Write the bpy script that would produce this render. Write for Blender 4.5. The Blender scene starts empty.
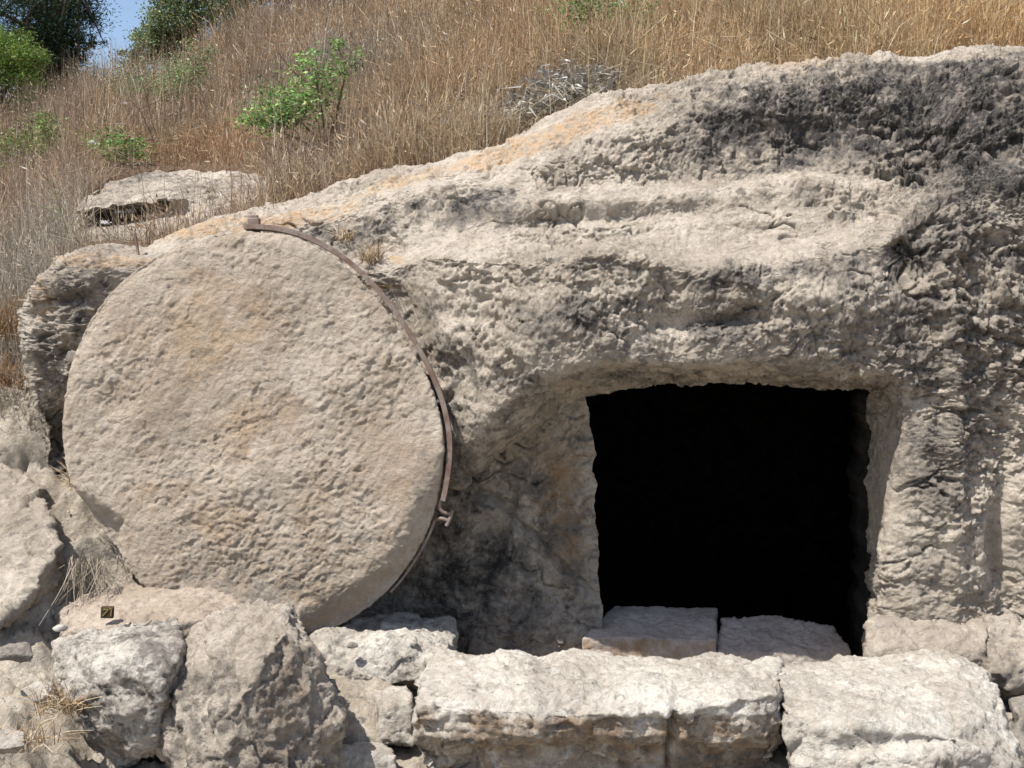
import bpy, bmesh, math, random
import numpy as np
from mathutils import Vector

random.seed(7)
RNG = np.random.default_rng(11)
S = bpy.context.scene
COL = S.collection
R = math.radians

# ------------------------------------------------------------------ camera, sky, sun, exposure
FPX = 1005.0
CAM = np.array([0.0, 0.0, 1.6])
PITCH = math.atan(84 / FPX)
cam = bpy.data.cameras.new('camera')
cam.sensor_width = 36.0
cam.lens = 36.0 * FPX / 1024
cam.clip_start = 0.05
cam.clip_end = 2000
camo = bpy.data.objects.new('camera', cam)
camo.location = CAM
camo.rotation_euler = (R(90) - PITCH, 0, 0)
COL.objects.link(camo)
S.camera = camo

SUN = np.array([-0.37, -0.285, 0.875])            # direction towards the sun
SUN = SUN / np.linalg.norm(SUN)
w = bpy.data.worlds.new('World')
S.world = w
w.use_nodes = True
nt = w.node_tree
bg = nt.nodes['Background']
sky = nt.nodes.new('ShaderNodeTexSky')
sky.sky_type = 'NISHITA'
sky.sun_disc = False
sky.sun_elevation = math.asin(SUN[2])
sky.sun_rotation = math.atan2(SUN[0], SUN[1])
sky.air_density = 1.0
sky.dust_density = 1.5
sky.ozone_density = 1.0
bg.inputs['Strength'].default_value = 0.115
nt.links.new(sky.outputs[0], bg.inputs[0])
sl = bpy.data.lights.new('sun', 'SUN')
sl.energy = 4.6
sl.angle = R(0.5)
sl.color = (1.0, 0.96, 0.90)
so = bpy.data.objects.new('sun', sl)
so.rotation_euler = Vector(SUN).to_track_quat('Z', 'Y').to_euler()
so.location = (-4, -4, 9)
COL.objects.link(so)
S.view_settings.view_transform = 'Standard'
S.view_settings.look = 'None'
S.view_settings.gamma = 1
S.view_settings.exposure = 0.68
S.cycles.use_denoising = True
S.cycles.denoiser = 'OPENIMAGEDENOISE'
S.cycles.denoising_input_passes = 'RGB_ALBEDO_NORMAL'
S.cycles.denoising_prefilter = 'ACCURATE'
S.cycles.use_adaptive_sampling = False

# ------------------------------------------------------------------ helpers
CP, SP = math.cos(PITCH), math.sin(PITCH)


def at(px, py, Y):
    """pixel + distance along +Y -> world point (arrays allowed)"""
    px, py, Y = np.broadcast_arrays(np.asarray(px, float), np.asarray(py, float), np.asarray(Y, float))
    a = (px - 512) / FPX
    b = (384 - py) / FPX
    dy = CP + b * SP
    dz = -SP + b * CP
    t = (Y - CAM[1]) / dy
    return np.stack([CAM[0] + a * t, Y, CAM[2] + dz * t], -1)


def to_px(P):
    d = P - CAM
    cy = d[..., 1] * CP - d[..., 2] * SP
    cz = d[..., 1] * SP + d[..., 2] * CP
    cy = np.maximum(cy, 1e-3)
    return 512 + FPX * d[..., 0] / cy, 384 - FPX * cz / cy


_pr = np.random.default_rng(3)
PERM = np.concatenate([_pr.permutation(256)] * 3)
GR = _pr.normal(size=(256, 3))
GR /= np.linalg.norm(GR, axis=1)[:, None]


def noise(P):
    """gradient noise, about -1..1"""
    P = np.asarray(P, float)
    I = np.floor(P).astype(np.int64)
    F = P - I
    I &= 255
    U = F * F * F * (F * (F * 6 - 15) + 10)
    out = 0
    for dx in (0, 1):
        wx = U[:, 0] if dx else 1 - U[:, 0]
        a = PERM[I[:, 0] + dx]
        for dy in (0, 1):
            wy = U[:, 1] if dy else 1 - U[:, 1]
            b = PERM[a + I[:, 1] + dy]
            for dz in (0, 1):
                wz = U[:, 2] if dz else 1 - U[:, 2]
                g = GR[PERM[b + I[:, 2] + dz]]
                out = out + wx * wy * wz * (g[:, 0] * (F[:, 0] - dx) + g[:, 1] * (F[:, 1] - dy) + g[:, 2] * (F[:, 2] - dz))
    return out * 1.6


def fbm(P, f, o=4, g=0.5, l=2.03, seed=0.0):
    P = np.asarray(P, float) * f + seed * 17.31
    a, s = 1.0, 0
    for _ in range(o):
        s = s + a * noise(P)
        P = P * l + 5.7
        a *= g
    return s


def ridged(P, f, o=4, g=0.55, l=2.1, seed=0.0):
    P = np.asarray(P, float) * f + seed * 11.7
    a, s = 1.0, 0
    for _ in range(o):
        s = s + a * (1 - 2 * np.abs(noise(P)))
        P = P * l + 3.1
        a *= g
    return s - s.mean()


CJ = _pr.random((256, 3))
CO = _pr.uniform(-1, 1, 256)
CT = _pr.normal(size=(256, 3)) * 0.55


def facets(P, f, seed=0.0):
    """broken-rock relief: every cell of a jittered grid is a tilted facet of its own"""
    Q = np.asarray(P, float) * f + seed * 9.17
    I = np.floor(Q).astype(np.int64)
    best = np.full(len(Q), 1e9)
    val = np.zeros(len(Q))
    for dx in (-1, 0, 1):
        a = PERM[(I[:, 0] + dx) & 255]
        for dy in (-1, 0, 1):
            b = PERM[a + ((I[:, 1] + dy) & 255)]
            for dz in (-1, 0, 1):
                h = PERM[b + ((I[:, 2] + dz) & 255)]
                D = Q - (I + [dx, dy, dz]) - CJ[h]
                d2 = (D * D).sum(1)
                m = d2 < best
                best[m] = d2[m]
                hm = h[m]
                val[m] = 0.6 * CO[hm] + (CT[hm] * D[m]).sum(1)
    return val


def sstep(a, b, x):
    t = np.clip((x - a) / (b - a), 0, 1)
    return t * t * (3 - 2 * t)


def blob(px, py, cx, cy, rx, ry, rot=0.0):
    c, s = math.cos(R(rot)), math.sin(R(rot))
    dx, dy = px - cx, py - cy
    u = (dx * c + dy * s) / rx
    v = (-dx * s + dy * c) / ry
    return np.exp(-(u * u + v * v))


def mesh_np(name, V, faces4=None, faces3=None, smooth=True, mats=(), colors=None, cname='mask'):
    me = bpy.data.meshes.new(name)
    V = np.ascontiguousarray(V, dtype=np.float32)
    n4 = 0 if faces4 is None else len(faces4)
    n3 = 0 if faces3 is None else len(faces3)
    me.vertices.add(len(V))
    me.vertices.foreach_set('co', V.ravel())
    loops = []
    if n4:
        loops.append(np.asarray(faces4, dtype=np.int32).ravel())
    if n3:
        loops.append(np.asarray(faces3, dtype=np.int32).ravel())
    L = np.concatenate(loops)
    me.loops.add(len(L))
    me.loops.foreach_set('vertex_index', L)
    me.polygons.add(n4 + n3)
    st = np.concatenate([np.arange(n4) * 4, n4 * 4 + np.arange(n3) * 3]).astype(np.int32)
    me.polygons.foreach_set('loop_start', st)
    me.polygons.foreach_set('use_smooth', np.full(n4 + n3, smooth))
    for m in mats:
        me.materials.append(m)
    me.update(calc_edges=True)
    me.validate()
    if colors is not None:
        setcol(me, colors, cname)
    return me


def setcol(me, C, cname='mask'):
    a = me.color_attributes.get(cname) or me.color_attributes.new(cname, 'FLOAT_COLOR', 'POINT')
    C4 = np.ones((len(C), 4), np.float32)
    C4[:, :C.shape[1]] = C
    a.data.foreach_set('color', C4.ravel())


def verts(me):
    V = np.empty(len(me.vertices) * 3, np.float32)
    me.vertices.foreach_get('co', V)
    return V.reshape(-1, 3).astype(float)


def normals(me):
    V = np.empty(len(me.vertices) * 3, np.float32)
    me.vertices.foreach_get('normal', V)
    return V.reshape(-1, 3).astype(float)


def setverts(me, V):
    me.vertices.foreach_set('co', np.ascontiguousarray(V, dtype=np.float32).ravel())
    me.update()


def link(name, me, parent=None, origin=None):
    """one mesh object; with an origin the mesh is shifted so that the origin is its base"""
    o = bpy.data.objects.new(name, me)
    COL.objects.link(o)
    if origin is not None:
        origin = np.asarray(origin, float)
        setverts(me, verts(me) - origin)
        o.location = origin
    if parent is not None:
        o.parent = parent
        p = np.array(parent.location)
        if origin is None:
            setverts(me, verts(me) - p)
        else:
            o.location = Vector(origin - p)
    return o


def tag(o, label=None, cat=None, group=None, kind=None):
    if label:
        o['label'] = label
    if cat:
        o['category'] = cat
    if group:
        o['group'] = group
    if kind:
        o['kind'] = kind
    return o


def empty(name, loc, label, cat, group=None):
    o = bpy.data.objects.new(name, None)
    o.empty_display_size = 0.1
    COL.objects.link(o)
    o.location = Vector([float(c) for c in loc])
    return tag(o, label, cat, group)


def smooth_mesh(me, V, n=3, k=0.5):
    E = np.empty(len(me.edges) * 2, np.int32)
    me.edges.foreach_get('vertices', E)
    E = E.reshape(-1, 2)
    N = len(V)
    deg = np.bincount(E.ravel(), minlength=N).astype(float)
    deg[deg == 0] = 1
    for _ in range(n):
        A = np.empty_like(V)
        for c in range(3):
            A[:, c] = (np.bincount(E[:, 0], V[E[:, 1], c], N) + np.bincount(E[:, 1], V[E[:, 0], c], N)) / deg
        V = V + k * (A - V)
    return V


def pchip(x, y, xi):
    """monotone cubic along axis 0 of y"""
    x = np.asarray(x, float)
    h = np.diff(x)
    sh = (-1,) + (1,) * (y.ndim - 1)
    d = np.diff(y, axis=0) / h.reshape(sh)
    m = np.zeros_like(y)
    w1 = (2 * h[1:] + h[:-1]).reshape(sh)
    w2 = (h[1:] + 2 * h[:-1]).reshape(sh)
    same = d[1:] * d[:-1] > 0
    den = np.where(same, w1 / np.where(d[:-1] == 0, 1, d[:-1]) + w2 / np.where(d[1:] == 0, 1, d[1:]), 1)
    m[1:-1] = np.where(same, (w1 + w2) / np.where(den == 0, 1, den), 0)
    m[0], m[-1] = d[0], d[-1]
    k = np.clip(np.searchsorted(x, xi, side='right') - 1, 0, len(x) - 2)
    t = ((xi - x[k]) / h[k]).reshape(sh)
    hh = h[k].reshape(sh)
    return ((2 * t**3 - 3 * t**2 + 1) * y[k] + (t**3 - 2 * t**2 + t) * hh * m[k]
            + (-2 * t**3 + 3 * t**2) * y[k + 1] + (t**3 - t**2) * hh * m[k + 1])


def in_poly(px, py, poly):
    poly = np.asarray(poly, float)
    ins = np.zeros(px.shape, bool)
    j = len(poly) - 1
    for i in range(len(poly)):
        xi, yi = poly[i]
        xj, yj = poly[j]
        c = ((yi > py) != (yj > py)) & (px < (xj - xi) * (py - yi) / (yj - yi + 1e-12) + xi)
        ins ^= c
        j = i
    return ins


def tube(pts, r0, r1=None, seg=6):
    """tapered tube along points -> V, F4"""
    pts = np.asarray(pts, float)
    n = len(pts)
    r1 = r0 if r1 is None else r1
    T = np.gradient(pts, axis=0)
    T /= np.linalg.norm(T, axis=1)[:, None] + 1e-9
    ref = np.array([0.31, 0.9, 0.3])
    A = np.cross(T, ref)
    A /= np.linalg.norm(A, axis=1)[:, None] + 1e-9
    B = np.cross(T, A)
    r = np.linspace(r0, r1, n)[:, None, None]
    an = np.linspace(0, 2 * np.pi, seg, endpoint=False)
    V = pts[:, None, :] + r * (np.cos(an)[None, :, None] * A[:, None, :] + np.sin(an)[None, :, None] * B[:, None, :])
    F = []
    for i in range(n - 1):
        for k in range(seg):
            F.append((i * seg + k, i * seg + (k + 1) % seg, (i + 1) * seg + (k + 1) % seg, (i + 1) * seg + k))
    F.append(tuple(range(4)) if seg == 4 else (0, 1, 2, 3))
    return V.reshape(-1, 3), F


class MB:
    def __init__(s):
        s.V, s.F4, s.F3, s.C, s.n = [], [], [], [], 0

    def add(s, V, F4=None, F3=None, C=None):
        V = np.asarray(V, float)
        if F4 is not None and len(F4):
            s.F4.append(np.asarray(F4) + s.n)
        if F3 is not None and len(F3):
            s.F3.append(np.asarray(F3) + s.n)
        s.V.append(V)
        if C is not None:
            s.C.append(np.broadcast_to(np.asarray(C, float), (len(V), 3)))
        s.n += len(V)

    def mesh(s, name, mats, smooth=True, cname='tint'):
        return mesh_np(name, np.concatenate(s.V), np.concatenate(s.F4) if s.F4 else None, np.concatenate(s.F3) if s.F3 else None,
                       smooth, mats, np.concatenate(s.C) if s.C else None, cname)


# ------------------------------------------------------------------ materials
def mat(name):
    m = bpy.data.materials.new(name)
    m.use_nodes = True
    n = m.node_tree
    b = n.nodes['Principled BSDF']
    b.inputs['Specular IOR Level'].default_value = 0.15
    b.inputs['Roughness'].default_value = 0.95
    return m, n, b


def N(n, t, **kw):
    x = n.nodes.new(t)
    for k, v in kw.items():
        if k in x.inputs:
            x.inputs[k].default_value = v
        else:
            setattr(x, k, v)
    return x


def noise_node(n, vec, scale, detail=6, rough=0.6, dist=0.0):
    x = N(n, 'ShaderNodeTexNoise', Scale=scale, Detail=detail, Roughness=rough, Distortion=dist)
    n.links.new(vec, x.inputs['Vector'])
    return x.outputs['Fac']


def ramp(n, fac, a, b):
    x = N(n, 'ShaderNodeMapRange')
    x.clamp = True
    x.interpolation_type = 'SMOOTHSTEP'
    x.inputs['From Min'].default_value = a
    x.inputs['From Max'].default_value = b
    n.links.new(fac, x.inputs['Value'])
    return x.outputs['Result']


def mixc(n, fac, a, b):
    x = N(n, 'ShaderNodeMix', data_type='RGBA')
    n.links.new(fac, x.inputs[0])
    for s, v in ((6, a), (7, b)):
        if isinstance(v, tuple):
            x.inputs[s].default_value = (*v, 1)
        else:
            n.links.new(v, x.inputs[s])
    return x.outputs[2]


def math_n(n, op, a, b=None):
    x = N(n, 'ShaderNodeMath', operation=op)
    for i, v in enumerate((a, b)):
        if v is None:
            continue
        if isinstance(v, (int, float)):
            x.inputs[i].default_value = v
        else:
            n.links.new(v, x.inputs[i])
    return x.outputs[0]


def stone_mat(name, light, mid, dark=(0.055, 0.052, 0.05), grey=(0.185, 0.163, 0.14), orange=(0.50, 0.31, 0.15), brown=(0.30, 0.20, 0.12),
              base_lo=0.40, base_hi=0.62, speck=0.5, bump=1.0, mottle=1.0, scale=1.0):
    m, n, b = mat(name)
    geo = N(n, 'ShaderNodeNewGeometry')
    vec = geo.outputs['Position']
    att = N(n, 'ShaderNodeAttribute', attribute_name='mask')
    sep = N(n, 'ShaderNodeSeparateColor')
    n.links.new(att.outputs['Color'], sep.inputs[0])
    n1 = noise_node(n, vec, 3.2 * scale, 8, 0.65, 0.4)
    n2 = noise_node(n, vec, 26 * scale, 6, 0.7)
    n3 = noise_node(n, vec, 95 * scale, 4, 0.7)
    n4 = noise_node(n, vec, 9 * scale, 7, 0.7, 0.8)
    f = math_n(n, 'ADD', math_n(n, 'MULTIPLY', n1, 0.55), math_n(n, 'MULTIPLY', n2, 0.45))
    c = mixc(n, ramp(n, f, base_lo, base_hi), mid, light)
    n5 = noise_node(n, vec, 46 * scale, 7, 0.75, 0.6)
    n6 = noise_node(n, vec, 15 * scale, 8, 0.72, 1.2)
    c = mixc(n, math_n(n, 'MULTIPLY', ramp(n, n6, 0.52, 0.68), 0.45 * mottle), c, grey)
    c = mixc(n, math_n(n, 'MULTIPLY', ramp(n, n5, 0.55, 0.66), 0.40 * mottle), c, grey)
    c = mixc(n, math_n(n, 'MULTIPLY', ramp(n, n6, 0.46, 0.34), 0.45 * mottle), c, tuple(min(0.78, x * 1.22) for x in light))
    # warm earthy patches, and brown shade painted into the mask
    fb = ramp(n, math_n(n, 'ADD', sep.outputs[2], math_n(n, 'MULTIPLY', math_n(n, 'SUBTRACT', n4, 0.5), 1.3)), 0.35, 0.85)
    c = mixc(n, fb, c, brown)
    # orange lichen
    fo = ramp(n, math_n(n, 'ADD', sep.outputs[1], math_n(n, 'MULTIPLY', math_n(n, 'SUBTRACT', n4, 0.5), 1.6)), 0.42, 0.8)
    og = mixc(n, ramp(n, n5, 0.42, 0.6), orange, tuple(x * 0.55 + y * 0.45 for x, y in zip(orange, light)))
    c = mixc(n, math_n(n, 'MULTIPLY', math_n(n, 'MULTIPLY', fo, ramp(n, n2, 0.36, 0.6)), 0.85), c, og)
    # black and grey lichen stain, and the shade painted into the mask
    k = math_n(n, 'ADD', math_n(n, 'MULTIPLY', math_n(n, 'SUBTRACT', n4, 0.5), 1.7), math_n(n, 'MULTIPLY', math_n(n, 'SUBTRACT', n2, 0.5), 2.1))
    rk = math_n(n, 'ADD', sep.outputs[0], k)
    c = mixc(n, math_n(n, 'MULTIPLY', ramp(n, rk, 0.18, 0.62), 0.9), c, grey)
    c = mixc(n, math_n(n, 'MULTIPLY', ramp(n, rk, 0.62, 1.0), 0.92), c, dark)
    c = mixc(n, math_n(n, 'MULTIPLY', math_n(n, 'MULTIPLY', ramp(n, n5, 0.52, 0.64), ramp(n, rk, 0.45, 0.8)), 0.5), c, tuple(x * 2.3 for x in grey))
    # little dark pits and specks
    fs = math_n(n, 'MULTIPLY', ramp(n, n3, 0.56, 0.72), speck)
    c = mixc(n, fs, c, tuple(x * 0.45 for x in mid))
    n.links.new(c, b.inputs['Base Color'])
    nb = noise_node(n, vec, 38 * scale, 9, 0.74)
    h = math_n(n, 'ADD', math_n(n, 'MULTIPLY', nb, 0.024 * bump), math_n(n, 'MULTIPLY', n3, 0.0035 * bump))
    bp = N(n, 'ShaderNodeBump', Strength=1.0, Distance=1.0)
    n.links.new(h, bp.inputs['Height'])
    n.links.new(bp.outputs[0], b.inputs['Normal'])
    return m


M_ROCK = stone_mat('weathered_limestone', (0.56, 0.49, 0.405), (0.36, 0.305, 0.245))
M_DISC = stone_mat('tan_limestone', (0.51, 0.44, 0.36), (0.385, 0.31, 0.235), bump=0.9, speck=0.35, mottle=0.7, grey=(0.26, 0.225, 0.185), brown=(0.42, 0.315, 0.215))
M_PALE = stone_mat('pale_limestone', (0.70, 0.65, 0.57), (0.44, 0.39, 0.33), speck=0.55, orange=(0.50, 0.36, 0.22))
M_GREY = stone_mat('grey_limestone', (0.40, 0.36, 0.31), (0.22, 0.19, 0.16), speck=0.5, orange=(0.45, 0.33, 0.22))
M_BUFF = stone_mat('buff_limestone', (0.56, 0.475, 0.385), (0.40, 0.325, 0.25), speck=0.4, brown=(0.40, 0.30, 0.21))
M_SMOOTH = stone_mat('dressed_limestone', (0.50, 0.45, 0.40), (0.36, 0.31, 0.27), speck=0.3, bump=0.35)
M_GROUND = stone_mat('dusty_ground', (0.60, 0.54, 0.45), (0.38, 0.32, 0.25), brown=(0.17, 0.115, 0.075), speck=0.5, bump=1.2)
M_CHAMBER, _n, _b = mat('shade_dark_rock')  # the unlit interior's darkness is put into the rock colour
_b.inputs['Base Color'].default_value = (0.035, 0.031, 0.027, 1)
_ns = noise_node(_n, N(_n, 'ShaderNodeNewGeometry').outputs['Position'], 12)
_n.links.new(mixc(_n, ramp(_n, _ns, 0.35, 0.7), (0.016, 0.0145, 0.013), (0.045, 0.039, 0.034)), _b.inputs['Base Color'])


def tint_mat(name, trans=0.25, rough=0.8, vary=0.25):
    m, n, b = mat(name)
    a = N(n, 'ShaderNodeAttribute', attribute_name='tint')
    nn = noise_node(n, N(n, 'ShaderNodeNewGeometry').outputs['Position'], 14, 3)
    hs = N(n, 'ShaderNodeHueSaturation')
    mr = N(n, 'ShaderNodeMapRange')
    mr.inputs['To Min'].default_value = 1 - vary
    mr.inputs['To Max'].default_value = 1 + vary
    n.links.new(nn, mr.inputs['Value'])
    n.links.new(mr.outputs[0], hs.inputs['Value'])
    n.links.new(a.outputs['Color'], hs.inputs['Color'])
    n.links.new(hs.outputs[0], b.inputs['Base Color'])
    b.inputs['Roughness'].default_value = rough
    if trans:
        t = N(n, 'ShaderNodeBsdfTranslucent')
        n.links.new(hs.outputs[0], t.inputs['Color'])
        mx = N(n, 'ShaderNodeMixShader')
        mx.inputs[0].default_value = trans
        out = n.nodes['Material Output']
        n.links.new(b.outputs[0], mx.inputs[1])
        n.links.new(t.outputs[0], mx.inputs[2])
        n.links.new(mx.outputs[0], out.inputs['Surface'])
    return m


M_GRASS = tint_mat('dry_straw', 0.2)
M_LEAF = tint_mat('green_leaves', 0.3, 0.45)
M_BARK = tint_mat('bark_and_twigs', 0.0)

M_RUST, _n, _b = mat('rusty_iron')
_p = N(_n, 'ShaderNodeNewGeometry').outputs['Position']
_c = mixc(_n, ramp(_n, noise_node(_n, _p, 9, 6, 0.7), 0.35, 0.65), (0.13, 0.075, 0.055), (0.22, 0.185, 0.155))
_c = mixc(_n, ramp(_n, noise_node(_n, _p, 60, 4, 0.7), 0.55, 0.7), _c, (0.09, 0.05, 0.035))
_n.links.new(_c, _b.inputs['Base Color'])
_b.inputs['Roughness'].default_value = 0.6
_b.inputs['Metallic'].default_value = 0.25
_b.inputs['Specular IOR Level'].default_value = 0.4

# ------------------------------------------------------------------ the rock-cut tomb facade: a lofted net of rows and columns
# each column: list of (px, py, Y) for the rows from the buried foot up to the crest
def spread(px_list, py_list, Y_list):
    return list(zip(px_list, py_list, Y_list))


cols = []
cols.append(spread([30, 52, 45, 35, 30, 29, 26, 27, 32, 42, 50, 58], [640, 560, 486, 460, 425, 385, 345, 318, 298, 276, 266, 260],
                   [4.75, 4.7, 4.66, 4.64, 4.62, 4.62, 4.62, 4.62, 4.62, 4.62, 4.66, 4.75]))
cols.append(spread([30, 52, 47, 37, 33, 31, 29, 30, 36, 45, 54, 62], [640, 560, 488, 462, 425, 383, 340, 312, 292, 271, 263, 257],
                   [4.32, 4.3, 4.25, 4.24, 4.22, 4.22, 4.2, 4.25, 4.24, 4.27, 4.32, 4.5]))
cols.append(spread([80] * 12, [660, 570, 492, 470, 430, 385, 345, 320, 292, 268, 258, 252],
                   [4.3, 4.3, 4.24, 4.26, 4.3, 4.24, 4.22, 4.22, 4.2, 4.22, 4.27, 4.5]))
cols.append(spread([140, 140, 140, 138, 136, 135, 135, 132, 132, 134, 140, 148], [680, 600, 500, 465, 425, 385, 345, 315, 290, 264, 257, 249],
                   [4.45, 4.4, 4.36, 4.36, 4.36, 4.34, 4.32, 4.3, 4.27, 4.3, 4.36, 4.6]))
cols.append(spread([250] * 12, [700, 620, 505, 465, 420, 330, 290, 258, 247, 234, 226, 212],
                   [4.55, 4.5, 4.48, 4.48, 4.46, 4.45, 4.48, 4.52, 4.56, 4.58, 4.66, 4.95]))
cols.append(spread([330, 330, 330, 330, 330, 330, 330, 330, 330, 330, 330, 330], [700, 640, 510, 465, 410, 285, 262, 222, 215, 208, 200, 190],
                   [4.5, 4.46, 4.44, 4.4, 4.38, 4.32, 4.42, 4.5, 4.53, 4.57, 4.66, 4.92]))
cols.append(spread([385, 380, 385, 388, 390, 392, 388, 386, 384, 382, 380, 380], [700, 640, 510, 468, 405, 268, 249, 206, 199, 193, 186, 174],
                   [4.45, 4.42, 4.4, 4.3, 4.2, 4.2, 4.36, 4.46, 4.5, 4.54, 4.64, 4.9]))
cols.append(spread([440, 445, 452, 452, 450, 452, 450, 450, 450, 450, 450, 450], [700, 640, 490, 452, 395, 257, 240, 198, 191, 184, 176, 162],
                   [4.42, 4.38, 4.32, 4.16, 4.06, 3.98, 4.2, 4.38, 4.44, 4.48, 4.58, 4.85]))
cols.append(spread([500, 515, 522, 515, 508, 515, 515, 515, 515, 515, 515, 515], [700, 650, 440, 412, 365, 262, 237, 205, 196, 178, 158, 134],
                   [4.32, 4.32, 4.32, 4.05, 3.86, 3.86, 4.05, 4.18, 4.33, 4.42, 4.55, 4.85]))
IL = len(cols)
cols.append(spread([580, 603, 586, 575, 562, 570, 570, 570, 570, 570, 570, 570], [700, 655, 396, 372, 340, 264, 238, 196, 186, 156, 134, 110],
                   [4.33, 4.33, 4.32, 4.02, 3.82, 3.82, 4.05, 4.18, 4.36, 4.46, 4.6, 4.85]))
cols.append(spread([660, 660, 655, 655, 650, 650, 650, 650, 650, 650, 650, 650], [700, 655, 385, 364, 338, 266, 238, 192, 182, 128, 104, 86],
                   [4.33, 4.33, 4.30, 3.99, 3.80, 3.80, 4.06, 4.2, 4.4, 4.54, 4.7, 4.92]))
cols.append(spread([740, 740, 735, 735, 730, 730, 730, 730, 730, 730, 730, 730], [700, 655, 385, 362, 337, 275, 242, 190, 179, 108, 86, 70],
                   [4.33, 4.33, 4.30, 3.99, 3.80, 3.81, 4.07, 4.22, 4.43, 4.58, 4.72, 4.95]))
cols.append(spread([810, 810, 810, 810, 808, 810, 810, 810, 810, 810, 810, 810], [700, 655, 386, 363, 338, 262, 232, 186, 176, 100, 74, 61],
                   [4.33, 4.33, 4.31, 4.00, 3.82, 3.84, 4.08, 4.24, 4.42, 4.56, 4.7, 4.95]))
IR = len(cols)
cols.append(spread([866, 863, 871, 882, 882, 876, 877, 880, 880, 880, 880, 880], [700, 650, 392, 372, 345, 244, 214, 184, 172, 96, 66, 56],
                   [4.33, 4.33, 4.32, 4.02, 3.86, 3.90, 4.1, 4.26, 4.36, 4.54, 4.7, 4.95]))
cols.append(spread([872, 871, 899, 902, 908, 912, 912, 914, 915, 915, 915, 915], [700, 640, 432, 396, 350, 226, 203, 180, 168, 92, 62, 53],
                   [4.02, 4.0, 3.96, 3.92, 3.88, 3.93, 4.08, 4.2, 4.3, 4.5, 4.66, 4.95]))
cols.append(spread([955] * 12, [700, 640, 432, 396, 350, 222, 195, 172, 158, 88, 60, 51],
                   [3.92, 3.92, 3.90, 3.90, 3.89, 3.96, 4.06, 4.16, 4.28, 4.46, 4.64, 4.95]))
cols.append(spread([1015] * 12, [700, 640, 432, 396, 350, 222, 195, 172, 158, 88, 60, 51],
                   [3.95, 3.94, 3.92, 3.92, 3.93, 3.98, 4.04, 4.14, 4.26, 4.44, 4.62, 4.95]))
cols.append(spread([1140] * 12, [700, 640, 432, 396, 350, 222, 195, 172, 158, 88, 60, 51],
                   [3.85, 3.85, 3.86, 3.88, 3.9, 3.95, 4.0, 4.1, 4.22, 4.4, 4.6, 4.95]))
cols.append(spread([1300] * 12, [700, 640, 432, 396, 350, 222, 195, 172, 158, 88, 60, 51],
                   [3.95, 3.95, 3.95, 3.97, 4.0, 4.05, 4.1, 4.2, 4.3, 4.45, 4.65, 4.95]))
def tweak(c, r, px=None, py=None, Y=None):
    p = cols[c][r]
    cols[c][r] = (p[0] if px is None else px, p[1] if py is None else py, p[2] if Y is None else Y)


for c in range(IL - 1, IR + 1):
    tweak(c, 7, Y=cols[c][7][2] - 0.035)
for c, y3, y4 in ((IL - 2, 476, 430), (IL - 1, 428, 392), (IL, 386, 364), (IL + 1, 377, 358), (IL + 2, 376, 356), (IL + 3, 377, 357), (IR, 384, 362)):
    tweak(c, 3, py=y3)
    tweak(c, 4, py=y4)
net = np.array([[at(*p) for p in c] for c in cols])            # columns x rows x 3
back = net[:, -1, :].copy()
back[:, 1] += 0.6
back[:, 2] -= 0.12
net = np.concatenate([net, back[:, None, :]], 1)
CRX, CRY, CRZ = net[:, 11, 0].copy(), net[:, 11, 1].copy(), net[:, 11, 2].copy()
NC, NR = net.shape[:2]
cn = [6, 14, 16, 30, 26, 22, 26, 30, 26, 34, 36, 36, 30, 16, 22, 26, 40, 30]
cn = [int(c * 2.0) for c in cn]
rn = [8, 160, 44, 36, 64, 56, 40, 52, 56, 42, 56, 12]
rn = [int(r * 1.25) for r in rn]


def fine(ns):
    out, mark = [], [0]
    for i, k in enumerate(ns):
        out += list(i + np.arange(k) / k)
        mark.append(mark[-1] + k)
    return np.array(out + [len(ns)]), mark


ui, um = fine(cn)
vi, vm = fine(rn)
G = pchip(np.arange(NC), net, ui)
G = np.swapaxes(pchip(np.arange(NR), np.swapaxes(G, 0, 1), vi), 0, 1)
nu, nv = G.shape[:2]
idx = np.arange(nu * nv).reshape(nu, nv)
quads = np.stack([idx[:-1, :-1], idx[1:, :-1], idx[1:, 1:], idx[:-1, 1:]], -1)
ua, ub, va, vb = um[IL], um[IR], 0, vm[2]
keep = np.ones(quads.shape[:2], bool)
keep[ua:ub, va:vb] = False
F = quads[keep]
P0 = G.reshape(-1, 3)
_q = P0 * [1, .6, .9]
_px, _py = to_px(P0)
_out = sstep(395, 330, _py) * sstep(60, 160, _py + 0 * _px)
P0[:, 2] += 0.030 * fbm(_q, 2.6, 4, seed=27) * _out
P0[:, 1] += 0.030 * fbm(_q, 3.1, 3, seed=28) * _out
me = mesh_np('facade', P0, F, mats=(M_ROCK,))
NRM = normals(me)
px, py = to_px(P0)


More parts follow.
